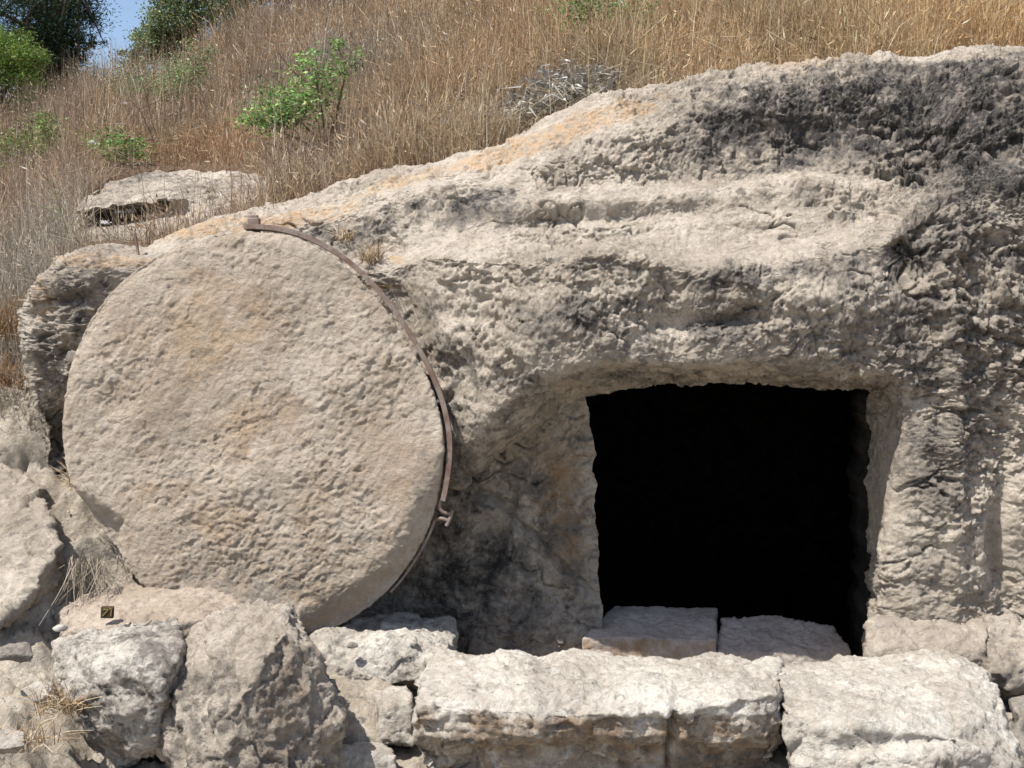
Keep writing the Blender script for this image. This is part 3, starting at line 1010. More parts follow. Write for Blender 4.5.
stone('kerb_block', 'long pale kerb block lying before the tomb doorway with a cracked brown underside', 'stone block',
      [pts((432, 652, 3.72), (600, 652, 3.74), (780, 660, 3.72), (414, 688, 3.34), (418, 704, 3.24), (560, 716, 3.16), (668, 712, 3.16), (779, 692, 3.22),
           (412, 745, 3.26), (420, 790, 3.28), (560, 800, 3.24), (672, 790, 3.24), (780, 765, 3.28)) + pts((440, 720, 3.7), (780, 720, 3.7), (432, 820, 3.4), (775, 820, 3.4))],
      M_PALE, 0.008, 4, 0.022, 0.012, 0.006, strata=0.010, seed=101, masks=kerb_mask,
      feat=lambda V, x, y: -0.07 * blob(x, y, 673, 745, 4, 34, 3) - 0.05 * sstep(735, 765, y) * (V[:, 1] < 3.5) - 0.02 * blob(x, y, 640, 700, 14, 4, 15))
stone('kerb_block', 'broad pale kerb block with a sloping face at the right end of the kerb', 'stone block',
      [pts((778, 662, 3.74), (880, 654, 3.78), (962, 652, 3.78), (985, 664, 3.7), (779, 684, 3.42), (1000, 715, 3.35), (1020, 750, 3.2), (783, 720, 3.2), (860, 728, 3.14), (960, 735, 3.1),
           (790, 772, 3.16), (1022, 776, 3.14), (900, 785, 3.05)) + pts((790, 720, 3.78), (1000, 720, 3.78), (790, 800, 3.3), (1016, 800, 3.3))],
      M_PALE, 0.008, 4, 0.022, 0.011, 0.006, strata=0.008, tilt=(0.3, 0.4, 1), seed=107,
      masks=lambda V, x, y, n: np.stack([0.05 * y * 0, 0.28 * blob(x, y, 930, 745, 60, 16), 0.35 * blob(x, y, 930, 760, 70, 16)], -1),
      feat=lambda V, x, y: -0.035 * blob(x, y, 905, 742, 90, 9, -5) + 0.02 * blob(x, y, 880, 722, 80, 8, -6))
stone('kerb_block', 'flat grey block at the foot of the right rock pier behind the kerb', 'stone block',
      [pts((868, 622, 3.9), (895, 610, 3.97), (985, 610, 3.97), (866, 652, 3.78), (985, 650, 3.76), (866, 690, 3.76), (985, 695, 3.74)) + pts((870, 690, 4.0), (985, 690, 4.0))],
      M_ROCK, 0.009, 4, 0.02, 0.012, 0.005, seed=113, masks=m_top_pale(-0.05, 0, -0.05))
stone('rubble_stone', 'small dark edged rock in the gap at the right edge beside the grey block', 'rock',
      [pts((985, 615, 3.92), (1060, 618, 3.92), (985, 668, 3.72), (1060, 668, 3.72), (985, 690, 3.72), (1060, 690, 3.72), (985, 690, 3.95), (1060, 690, 3.95))],
      M_ROCK, 0.01, 4, 0.03, 0.02, 0.006, seed=119, masks=m_top_pale(0.12, 0, 0))
stone('rubble_stone', 'broken mottled rock low at the right edge next to the sloping kerb block', 'rock',
      [pts((1004, 695, 3.6), (1080, 690, 3.6), (1015, 712, 3.45), (1080, 716, 3.4), (1022, 790, 3.3), (1090, 790, 3.3), (1010, 790, 3.65), (1080, 790, 3.65))],
      M_GREY, 0.01, 4, 0.035, 0.022, 0.006, seed=123)
stone('threshold_block', 'smooth squared threshold slab in the doorway, left and taller of two', 'stone slab',
      [pts((614, 605, 4.58), (717, 607, 4.58), (582, 637, 4.23), (716, 640, 4.23), (580, 668, 4.22), (716, 672, 4.22), (600, 660, 4.5), (716, 660, 4.5))],
      M_SMOOTH, 0.008, 2, 0.006, 0.004, 0.003, seed=131, masks=lambda V, x, y, n: np.stack([0 * x, 0 * x, 0.5 * sstep(-0.5, -0.9, n[:, 1])], -1))
stone('threshold_block', 'low rough threshold slab in the doorway next to the squared slab', 'stone slab',
      [pts((722, 618, 4.50), (770, 614, 4.52), (832, 626, 4.46), (852, 650, 4.29), (717, 652, 4.24), (852, 662, 4.25), (717, 680, 4.24), (852, 680, 4.24), (719, 690, 4.45), (846, 690, 4.45))],
      M_SMOOTH, 0.008, 3, 0.014, 0.007, 0.004, seed=137)
stone('channel_block', 'squat flat topped block under the right side of the round disc', 'stone block',
      [pts((300, 610, 4.15), (452, 618, 4.18), (457, 634, 4.05), (312, 634, 3.86), (345, 641, 3.80), (400, 636, 3.82), (447, 650, 3.80), (318, 660, 3.74), (442, 668, 3.76), (415, 684, 3.72), (330, 690, 3.72))
       + pts((320, 690, 4.1), (450, 690, 4.1))],
      M_PALE, 0.008, 4, 0.022, 0.014, 0.006, seed=141, masks=lambda V, x, y, n: np.stack([0.12 + 0.2 * sstep(640, 690, y), 0 * x, 0.15 + 0 * x], -1))
stone('rubble_stone', 'rounded low stone wedged against the left end of the long kerb block', 'rock',
      [pts((372, 690, 3.6), (408, 684, 3.6), (382, 706, 3.42), (412, 700, 3.42), (378, 745, 3.4), (414, 745, 3.4), (380, 745, 3.65), (412, 745, 3.65))],
      M_PALE, 0.007, 5, 0.012, 0.008, 0.005, seed=147, masks=m_top_pale(0.1, 0, 0.25))
stone('rubble_stone', 'dusty sloping rock filling the hollow between boulder and kerb block', 'rock',
      [pts((310, 668, 3.75), (390, 680, 3.72), (320, 735, 3.42), (385, 735, 3.42), (310, 760, 3.42), (390, 760, 3.42), (300, 760, 3.8), (400, 760, 3.8))],
      M_GROUND, 0.009, 6, 0.02, 0.012, 0.006, seed=149)
stone('rubble_stone', 'pale flat topped small stone on the ground right of the tilted boulder', 'rock',
      [pts((334, 738, 3.45), (386, 742, 3.42), (330, 752, 3.28), (396, 758, 3.28), (330, 800, 3.26), (398, 800, 3.26), (334, 800, 3.5), (396, 800, 3.5))],
      M_PALE, 0.007, 4, 0.014, 0.009, 0.005, seed=151)
stone('flat_boulder', 'low flat buff stone with a small square marker, just below the disc', 'boulder',
      [pts((66, 602, 3.80), (100, 586, 3.88), (150, 581, 3.90), (205, 585, 3.90), (244, 598, 3.86), (250, 620, 3.66), (56, 612, 3.72), (72, 632, 3.56), (130, 626, 3.54), (190, 622, 3.54),
           (62, 640, 3.58), (90, 690, 3.56), (200, 690, 3.54)) + pts((60, 690, 3.86), (245, 690, 3.86))],
      M_BUFF, 0.008, 4, 0.012, 0.010, 0.006, seed=157, masks=lambda V, x, y, n: np.stack([0.3 * sstep(0.6, 0.2, n[:, 2]), 0 * x, 0.1 + 0 * x], -1))
stone('boulder', 'whitish grey boulder at lower left leaning on the brown tilted boulder', 'boulder',
      [pts((84, 634, 3.40), (130, 617, 3.42), (176, 616, 3.40), (184, 626, 3.36), (54, 645, 3.3), (62, 684, 3.18), (90, 735, 3.14), (130, 752, 3.14), (160, 690, 3.06), (110, 660, 3.12), (178, 655, 3.14), (158, 745, 3.14))
       + pts((70, 720, 3.5), (190, 740, 3.5), (120, 775, 3.3))],
      M_PALE, 0.008, 4, 0.024, 0.014, 0.007, strata=0.006, tilt=(0.6, 0.3, 0.5), seed=163,
      masks=lambda V, x, y, n: np.stack([0.18 + 0.25 * blob(x, y, 160, 670, 40, 50) + 0.2 * blob(x, y, 90, 720, 40, 40), 0 * x, 0 * x], -1))
stone('boulder', 'large brown tilted boulder with a top coloured pale as if lit, biggest in front of the disc', 'boulder',
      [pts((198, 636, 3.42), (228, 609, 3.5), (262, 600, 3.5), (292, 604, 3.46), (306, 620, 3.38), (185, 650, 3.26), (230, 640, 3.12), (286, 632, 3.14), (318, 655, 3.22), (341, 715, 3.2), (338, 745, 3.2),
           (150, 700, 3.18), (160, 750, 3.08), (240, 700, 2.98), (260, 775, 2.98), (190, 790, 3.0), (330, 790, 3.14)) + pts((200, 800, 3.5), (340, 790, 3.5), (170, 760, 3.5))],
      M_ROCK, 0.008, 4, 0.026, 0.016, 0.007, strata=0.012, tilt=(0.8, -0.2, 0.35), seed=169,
      masks=lambda V, x, y, n: np.stack([0.26 + 0.12 * sstep(240, 180, x) - 0.45 * sstep(0.45, 0.85, n[:, 2]), 0.15 * blob(x, y, 225, 645, 30, 12), 0.22 + 0.16 * sstep(210, 300, x) - 0.35 * sstep(0.4, 0.9, n[:, 2])], -1))  # shaded sides painted darker and browner, lit top painted paler
stone('bedrock_slab', 'sun bleached sloping rock at the left edge below the dry grass', 'rock',
      [pts((-80, 440, 4.35), (20, 470, 4.2), (45, 500, 4.05), (62, 545, 3.85), (36, 590, 3.62), (0, 622, 3.5), (-80, 640, 3.45), (-80, 700, 3.6), (60, 600, 4.0), (70, 580, 4.1), (40, 480, 4.3)) + pts((0, 600, 4.4), (-80, 560, 4.4))],
      M_ROCK, 0.010, 5, 0.03, 0.016, 0.007, seed=173, masks=m_top_pale(0.0, 0, -0.05))
for i, (x, y, Y, s, mm, lb) in enumerate([
        (42, 692, 3.16, 0.045, M_PALE, 'small white stone left of the whitish boulder'),
        (8, 742, 2.98, 0.06, M_PALE, 'pale flat stone in the bottom left corner'),
        (14, 655, 3.32, 0.055, M_GREY, 'grey lumpy stone at the left edge under the bleached slab'),
        (72, 672, 3.3, 0.035, M_PALE, 'buff stone tucked behind the whitish boulder'),
        (352, 645, 3.72, 0.02, M_GREY, 'tiny dark chip lying on the squat channel block'),
        (60, 628, 3.44, 0.02, M_PALE, 'little pale pebble at the left end of the flat buff stone')]):
    c = at(x, y, Y)
    rr_ = np.random.default_rng(200 + i)
    hp_ = [c + s * np.array([1.5, 1.1, 0.75]) * v / np.linalg.norm(v) for v in rr_.normal(size=(12, 3))]
    stone('loose_stone', lb, 'stone', [hp_], mm, max(0.004, s * 0.09), 3, s * 0.15, s * 0.12, s * 0.05, seed=210 + i, group='loose stones at the foot of the disc')

# ---- rock shelf in the grass behind the disc
scols = []
for (xs, ys, Ys) in [
        ([62, 66, 66, 66, 68, 78, 92], [262, 245, 226, 216, 205, 190, 178], [5.0, 5.15, 5.5, 5.55, 5.65, 6.1, 6.5]),
        ([90, 88, 88, 86, 88, 100, 120], [258, 240, 228, 213, 204, 186, 172], [4.98, 5.15, 5.5, 5.45, 5.55, 6.1, 6.6]),
        ([130, 128, 126, 128, 130, 142, 160], [250, 236, 224, 207, 199, 180, 166], [4.98, 5.15, 5.5, 5.42, 5.55, 6.1, 6.65]),
        ([175, 172, 160, 168, 172, 185, 200], [242, 230, 216, 201, 193, 178, 163], [4.98, 5.15, 5.5, 5.42, 5.55, 6.1, 6.7]),
        ([220, 215, 205, 204, 206, 220, 235], [236, 222, 208, 199, 190, 178, 162], [4.98, 5.2, 5.5, 5.6, 5.75, 6.1, 6.7]),
        ([275, 268, 262, 262, 262, 266, 272], [226, 215, 205, 196, 188, 178, 165], [4.98, 5.2, 5.5, 5.65, 5.8, 6.2, 6.6]),
        ([310, 305, 300, 298, 296, 294, 292], [218, 212, 205, 198, 192, 184, 176], [5.0, 5.2, 5.4, 5.55, 5.7, 6.0, 6.3])]:
    scols.append([at(a, b, c) for a, b, c in zip(xs, ys, Ys)])
sn = np.array(scols)
ui2, _ = fine([70] * (sn.shape[0] - 1))
vi2, _ = fine([40, 40, 40, 30, 40, 40])
SG = pchip(np.arange(sn.shape[0]), sn, ui2)
SG = np.swapaxes(pchip(np.arange(sn.shape[1]), np.swapaxes(SG, 0, 1), vi2), 0, 1)
SP0 = SG.reshape(-1, 3)
s_u, s_v = SG.shape[:2]
si = np.arange(s_u * s_v).reshape(s_u, s_v)
sq = np.stack([si[:-1, :-1], si[1:, :-1], si[1:, 1:], si[:-1, 1:]], -1).reshape(-1, 4)
sme = mesh_np('rock_shelf', SP0, sq, mats=(M_ROCK,))
Nn = normals(sme)
qx, qy = to_px(SP0)
d = 0.02 * fbm(SP0, 2.5, 3, seed=70) + 0.008 * ridged(SP0, 7, 3, seed=71) + 0.010 * facets(SP0, 9, 4) + 0.005 * facets(SP0, 22, 3)
slot = in_poly(qx, qy, [(78, 212), (120, 206), (172, 199), (164, 211), (150, 219), (98, 229), (84, 226)])
sdeep = slot.astype(float)
SPp = SP0 + Nn * d[:, None]
SPp[:, 1] += 0.30 * sdeep
SPp[:, 2] += 0.0
edge_fade = np.ones(len(SP0))
uu = np.repeat(np.linspace(0, 1, s_u), s_v)
vv = np.tile(np.linspace(0, 1, s_v), s_u)
e = np.minimum.reduce([uu, 1 - uu, vv, 1 - vv])
SPp[:, 2] -= 0.12 * (1 - sstep(0, 0.14, e + 0.03 * fbm(SP0, 4, 3, seed=74)))
setverts(sme, SPp)
setcol(sme, np.stack([np.clip(0.26 + 0.3 * fbm(SP0, 4, 3, seed=73) + 0.4 * sdeep + 0.2 * blob(qx, qy, 150, 180, 60, 8), 0, 1), 0.25 * blob(qx, qy, 235, 222, 60, 8), 0.3 * sdeep + 0.1], -1))
tag(link('rock_shelf', sme, None, at(180, 240, 5.2)), 'low pale rock shelf with a dark slot in the grass behind the disc', 'rock shelf')

# ---- small square marker on the flat stone, with its painted zigzag mark
mc = at(107.5, 612, 3.56)
axm = np.array([[0.97, 0.22, 0.08], [-0.2, 0.95, -0.18], [-0.1, 0.16, 0.97]])
b = MB()
M_MARK, _n, _b = mat('dark_brown_paint')
_nm = noise_node(_n, N(_n, 'ShaderNodeNewGeometry').outputs['Position'], 120, 4)
_n.links.new(mixc(_n, _nm, (0.05, 0.032, 0.02), (0.11, 0.08, 0.045)), _b.inputs['Base Color'])
M_YEL, _n2, _b2 = mat('faded_yellow_paint')
_nm = noise_node(_n2, N(_n2, 'ShaderNodeNewGeometry').outputs['Position'], 200, 4)
_n2.links.new(mixc(_n2, _nm, (0.22, 0.17, 0.06), (0.36, 0.28, 0.12)), _b2.inputs['Base Color'])
b.add(*box_at(np.zeros(3), 0.044, 0.018, 0.042))
mk_e = empty('marker_tag', mc - [0, 0, 0.02], 'tiny dark brown square marker with a yellow zigzag mark on the flat buff stone', 'marker')
sme_ = b.mesh('tag_block', (M_MARK,), smooth=False)
ob = link('tag_block', sme_)
ob.parent = mk_e
ob.location = (0, 0, 0.02)
ob.rotation_euler = (0.05, 0.08, 0.2)
b = MB()


def stroke(x0, z0, x1, z1, wd=0.0042):
    dd = np.array([x1 - x0, 0, z1 - z0])
    L = np.linalg.norm(dd)
    dd /= L
    up = np.cross([0, 1, 0], dd)
    b.add(*box_at(np.array([(x0 + x1) / 2, -0.0096, (z0 + z1) / 2]), L, 0.002, wd, [dd, [0, 1, 0], up]))


stroke(-0.014, 0.013, 0.004, 0.013)
stroke(0.003, 0.011, -0.015, -0.012)
stroke(0.015, 0.014, 0.013, -0.013)
stroke(0.006, 0.0155, 0.0148, 0.0155)
ob2 = link('painted_mark', b.mesh('painted_mark', (M_YEL,), smooth=False))
ob2.parent = ob
# ------------------------------------------------------------------ dry grass on the hillside (one mass, uncountable)
def on_shelf(x, y):
    X, Yp = to_px(np.stack([x, y, ground_z(x, y)], -1))
    return in_poly(X, Yp, [(80, 240), (84, 214), (110, 194), (200, 180), (262, 180), (270, 200), (290, 214), (200, 242), (110, 258)])


def scatter(n, y0, y1, pw):
    u = RNG.random(n)
    k = 1 - pw
    y = (y0**k + u * (y1**k - y0**k)) ** (1 / k)
    x = (RNG.random(n) * 2 - 1) * (0.56 * y + 0.8)
    return x, y


def blades(x, y, h, wd, cols, lean=0.25, seg=2):
    n = len(x)
    z = ground_z(x, y) - 0.02
    a = RNG.random(n) * 2 * np.pi
    ln = np.abs(RNG.normal(0, lean, n)) + 0.03
    dx, dy = np.cos(a) * ln, np.sin(a) * ln
    f = RNG.random(n) * np.pi
    wx, wy = np.cos(f) * wd / 2, np.sin(f) * wd / 2
    B = np.stack([x, y, z], -1)
    Wv = np.stack([wx, wy, 0 * wx], -1)
    mid = B + np.stack([dx * h * .4, dy * h * .4, h * .55], -1)
    tip = B + np.stack([dx * h, dy * h, h * (1 - .3 * ln)], -1)
    Vv = np.stack([B - Wv, B + Wv, mid + Wv * .8, mid - Wv * .8, tip], 1).reshape(-1, 3)
    i = np.arange(n)[:, None] * 5
    return Vv, i + [0, 1, 2, 3], i + [3, 2, 4], np.repeat(cols, 5, 0), tip, mid


PAL = np.array([[0.43, 0.315, 0.19], [0.52, 0.40, 0.24], [0.35, 0.235, 0.145], [0.62, 0.51, 0.34], [0.20, 0.135, 0.09], [0.46, 0.32, 0.17], [0.72, 0.65, 0.52]])


def leaves(C, size, cols, flat=0.5, aspect=0.5):
    n = len(C)
    a = RNG.normal(size=(n, 3))
    a[:, 2] *= flat
    a /= np.linalg.norm(a, axis=1)[:, None]
    b_ = np.cross(a, RNG.normal(size=(n, 3)))
    b_ /= np.linalg.norm(b_, axis=1)[:, None]
    s = (size * (0.6 + 0.8 * RNG.random(n)))[:, None]
    Vv = np.stack([C - a * s * .5, C + b_ * s * aspect * .5, C + a * s * .5, C - b_ * s * aspect * .5], 1).reshape(-1, 3)
    return Vv, np.arange(n)[:, None] * 4 + [0, 1, 2, 3], np.repeat(cols, 4, 0)


SAT = 0.92


def grass_cols(x, y):
    n = len(x)
    pz = np.stack([x, y, 0 * x], -1)
    c = PAL[RNG.choice(len(PAL), n, p=[.22, .19, .17, .14, .1, .12, .06])]
    wgt = sstep(-0.3, 0.35, x / y + 0.1 * fbm(pz, 0.8, 2, seed=80))
    warm = np.array([1.12, 1.0, 0.82])
    cool = np.array([0.82, 0.78, 0.80])
    k = (cool * (1 - wgt[:, None]) + warm * wgt[:, None])
    pt = fbm(pz, 1.1, 3, seed=84)[:, None]
    c = c * k * (0.75 + 0.5 * RNG.random((n, 1))) * np.clip(1 + 0.35 * pt, .6, 1.5)
    c = c * (1 + 0.18 * fbm(pz, 0.6, 2, seed=85)[:, None] * np.array([1, 0, -1]))
    c = c.mean(1, keepdims=True) * (1 - SAT) + c * SAT
    gz = sstep(0.35, 0.8, fbm(pz, 0.9, 2, seed=81))[:, None] * (RNG.random((n, 1)) < 0.35)
    grey_ = (sstep(-0.40, -0.46, x / y) * sstep(7.0, 5.5, y))[:, None] * 0.55
    c = c * (1 - grey_) + np.array([0.50, 0.46, 0.385]) * (0.6 + 0.6 * RNG.random((n, 1))) * grey_
    c = c * 0.9
    return c * (1 - gz * 0.8) + np.array([0.12, 0.15, 0.05]) * gz * 0.8


gmb = MB()
for n, y0, y1, hm, wm in ((230000, 4.3, 8.5, 0.36, 0.0030), (190000, 8.5, 14, 0.52, 0.0048), (90000, 14, 27, 0.62, 0.010)):
    x, y = scatter(n, y0, y1, 1.2)
    cy = np.interp(x, CY_X, CY_Y)
    ok = ((y > cy - 0.02) | ((x < -2.02) & (y > 4.38))) & ~on_shelf(x, y)
    x, y = x[ok], y[ok]
    pz = np.stack([x, y, 0 * x], -1)
    thin = fbm(pz, 2.2, 3, seed=86)
    kk_ = RNG.random(len(x)) < 0.25 + 0.75 * sstep(-0.5, 0.15, thin)
    x, y, pz = x[kk_], y[kk_], pz[kk_]
    cl = 0.45 + 1.0 * sstep(-0.6, 0.8, fbm(pz, 1.5, 3, seed=82))
    near_edge = sstep(0.0, 0.7, y - np.interp(x, CY_X, CY_Y))
    lowleft = 1 - 0.45 * sstep(-0.22, -0.42, x / y) * sstep(9, 6, y)
    h = hm * cl * (0.3 + 0.9 * RNG.random(len(x))) * (0.65 + 0.35 * near_edge) * lowleft
    h *= np.where(RNG.random(len(x)) < 0.06, 1.6, 1.0)
    bx, by = to_px(np.stack([x, y, ground_z(x, y)], -1))
    h *= 1 - 0.6 * np.clip(blob(bx, by, 296, 158, 66, 42) + 1.3 * blob(bx, by, 165, 132, 56, 42) + 0.3 * blob(bx, by, 120, 168, 30, 16) + 1.3 * blob(bx, by, 30, 165, 44, 20), 0, 1)
    h *= 1 - 0.85 * np.clip(1.5 * blob(bx, by, 556, 112, 52, 26, -16), 0, 1)
    Vv, q4, t3, cc, tip, mid = blades(x, y, h, wm * (0.6 + 0.8 * RNG.random(len(x))), grass_cols(x, y), 0.62)
    gmb.add(Vv, q4, t3, cc)
    # tall wispy stems standing over the rest
    tk = RNG.choice(len(x), int(len(x) * 0.035), replace=False)
    Vt, qt, tt_, ct, tipt, midt = blades(x[tk], y[tk], hm * (0.9 + 1.0 * RNG.random(len(tk))), np.full(len(tk), wm * .8), grass_cols(x[tk], y[tk]) * RNG.choice([0.6, 1.0, 1.3], (len(tk), 1)), 0.22)
    gmb.add(Vt, qt, tt_, np.minimum(ct, .8))
    # seed heads
    s = RNG.random(len(x)) < 0.30
    tp = tip[s]
    dirv = tip[s] - mid[s]
    dirv /= np.linalg.norm(dirv, axis=1)[:, None] + 1e-9
    L = (0.015 + 0.035 * RNG.random(len(tp)))[:, None]
    Wd = RNG.normal(size=(len(tp), 3))
    Wd /= np.linalg.norm(Wd, axis=1)[:, None]
    Wd = Wd * wm * 1.3
    SV = np.stack([tp - dirv * L * .5, tp + Wd, tp + dirv * L, tp - Wd], 1).reshape(-1, 3)
    gmb.add(SV, np.arange(len(tp))[:, None] * 4 + [0, 1, 2, 3], None, np.repeat(np.minimum(grass_cols(x[s], y[s]) * 1.15, 0.6), 4, 0))
    # specks: dry leaflets, husks and bits of weed between the stems
    ns_ = int(len(x) * 0.55)
    kx = RNG.choice(len(x), ns_)
    cc_ = np.stack([x[kx] + .04 * RNG.normal(size=ns_), y[kx] + .04 * RNG.normal(size=ns_), ground_z(x[kx], y[kx]) + h[kx] * RNG.random(ns_) ** .7], -1)
    Vs_, q4s, _c = leaves(cc_, wm * 3.2, np.minimum(grass_cols(x[kx], y[kx]) * RNG.choice([.55, 1.0, 1.25], (ns_, 1)), .75), 1.0, .45)
    gmb.add(Vs_, q4s, None, _c)
    # lying litter and tangled fine stems
    nl = int(len(x) * 0.12)
    k = RNG.choice(len(x), nl, replace=False)
    a = RNG.random(nl) * 2 * np.pi
    L = (0.04 + 0.10 * RNG.random(nl))
    c0 = np.stack([x[k], y[k], ground_z(x[k], y[k]) + 0.02 + 0.16 * RNG.random(nl)], -1)
    dv = np.stack([np.cos(a) * L, np.sin(a) * L, 0.9 * L * RNG.normal(size=nl)], -1)
    wv = np.stack([0 * a, 0 * a, np.full(nl, wm * .3)], -1)
    LV = np.stack([c0 - dv - wv, c0 + dv - wv, c0 + dv + wv, c0 - dv + wv], 1).reshape(-1, 3)
    gmb.add(LV, np.arange(nl)[:, None] * 4 + [0, 1, 2, 3], None, np.repeat(grass_cols(x[k], y[k]), 4, 0))
tag(link('dry_grass', gmb.mesh('dry_grass', (M_GRASS,), smooth=False)), 'dense dry brown grass covering the hillside', 'grass', kind='stuff')

def ground_Y(px, py, y0=4.4, y1=24.0):
    """distance at which the line of sight through a pixel meets the hillside"""
    ys = np.linspace(y0, y1, 1500)
    Pq = at(np.full(1500, px), np.full(1500, py), ys)
    under = Pq[:, 2] < ground_z(Pq[:, 0], ys)
    start = np.interp(Pq[:, 0], CY_X, CY_Y) + 0.03
    k = np.nonzero(under & (ys > start))[0]
    return float(ys[k[0]]) if len(k) else y1


# ------------------------------------------------------------------ shrubs, weeds and trees
def leaf_cols(n, base, var=0.35):
    base = np.asarray(base, float)
    k = 1 + var * RNG.normal(size=(n, 1))
    hue = 1 + 0.15 * RNG.normal(size=(n, 3))
    return np.clip(base * np.clip(k, 0.4, 2) * hue, 0.01, 0.5)


def shrub(name, label, cat, base, blobs, nleaf, lsize, col, nstem=10, stem_r=0.006, stemcol=(0.16, 0.11, 0.07), group=None, cl=60, spread_=0.35):
    """base point; blobs: (centre xyz, radius xyz, weight). Leaves hang in sprays at the ends of real twigs."""
    root = empty(name, base, label, cat, group)
    base = np.asarray(base, float)
    sm, lm = MB(), MB()
    wts = np.array([bb[2] for bb in blobs], float)
    wts /= wts.sum()
    for bi, (c, r, _) in enumerate(blobs):
        c, r = np.asarray(c, float), np.asarray(r, float)
        ns = max(3, int(nstem * wts[bi] * len(blobs) / 2))
        nl = int(nleaf * wts[bi])
        trunk = c - [0, 0, r[2] * .6]
        q = pchip(np.arange(3), np.array([base, (base + trunk) / 2 + RNG.normal(size=3) * .04 * np.linalg.norm(trunk - base), trunk]), np.linspace(0, 2, 8))
        VV, ff = tube(q, stem_r * 1.6, stem_r, 6)
        sm.add(VV, ff, None, stemcol)
        ncl = max(6, nl // cl)
        d = RNG.normal(size=(ncl, 3))
        d /= np.linalg.norm(d, axis=1)[:, None]
        cc = c + d * r * (RNG.random((ncl, 1)) ** 0.45)
        for k in range(min(ncl, ns)):
            q = pchip(np.arange(3), np.array([trunk, (trunk + cc[k]) / 2 + RNG.normal(size=3) * .06 * r, cc[k]]), np.linspace(0, 2, 7))
            VV, ff = tube(q, stem_r * .8, stem_r * .25, 4)
            sm.add(VV, ff, None, stemcol)
        which = RNG.integers(0, ncl, nl)
        sz = spread_ * r.mean() * (0.6 + 0.8 * RNG.random((ncl, 1)))
        C = cc[which] + RNG.normal(size=(nl, 3)) * sz[which] * [1, 1, .7]
        tone = 1 + 0.28 * RNG.normal(size=(ncl, 1))
        lm.add(*leaves(C, lsize, leaf_cols(nl, col) * np.clip(tone[which], .55, 1.6))[:2], None, None) if False else None
        Vv, q4, c3 = leaves(C, lsize, np.clip(leaf_cols(nl, col) * np.clip(tone[which], .55, 1.6), .008, .5))
        lm.add(Vv, q4, None, c3)
    link('stems', sm.mesh('stems', (M_BARK,)), root)
    link('foliage', lm.mesh('foliage', (M_LEAF,), smooth=False), root)
    return root


def gpt(px, py0, Y):
    """ground point under pixel column px at distance Y"""
    x = (px - 512) / FPX * Y
    return np.array([x, Y, float(ground_z(x, Y))])


def P3(px, py, Y):
    return at(px, py, Y)


k = 1 / FPX


def bush_at(px, py, label, blobs, n, ls, col, nst, sr):
    """bush whose foot stands where (px, py) meets the hill; blobs given as px, py, rx, ry, weight"""
    Yb = ground_Y(px, py)
    f = k * Yb
    print('bush', px, py, Yb)
    return shrub('green_shrub', label, 'bush', gpt(px, 0, Yb), [(P3(bx, by, Yb - .1), (rx * f, .75 * rx * f, ry * f), w_) for bx, by, rx, ry, w_ in blobs], n, ls, col, nst, sr)


bush_at(330, 150, 'bright green leafy bush spreading to the left, in the dry grass above the disc',
        [(300, 108, 44, 20, 3), (265, 118, 28, 13, 1.2), (318, 78, 26, 20, .9), (345, 58, 16, 26, .4)], 3800, 0.024, (0.20, 0.30, 0.10), 16, 0.006)
bush_at(165, 122, 'dull green small leaved bush on the slope below the gap of sky',
        [(150, 86, 40, 22, 2), (185, 75, 24, 20, 1), (200, 58, 18, 20, .5)], 5200, 0.026, (0.20, 0.27, 0.12), 12, 0.006)
bush_at(120, 164, 'sparse low green plant just above the rock shelf', [(120, 146, 26, 15, 1)], 1100, 0.024, (0.17, 0.27, 0.08), 6, 0.004)
bush_at(30, 168, 'sparse yellowish green weed at the left edge of the grass', [(28, 142, 36, 20, 1), (48, 128, 16, 14, .3)], 1900, 0.024, (0.19, 0.25, 0.08), 6, 0.004)
bush_at(610, 52, 'thin green bush in tall grass above the grey dead clump', [(592, 12, 40, 26, 1), (640, 22, 26, 22, .6)], 2400, 0.022, (0.15, 0.22, 0.08), 8, 0.005)

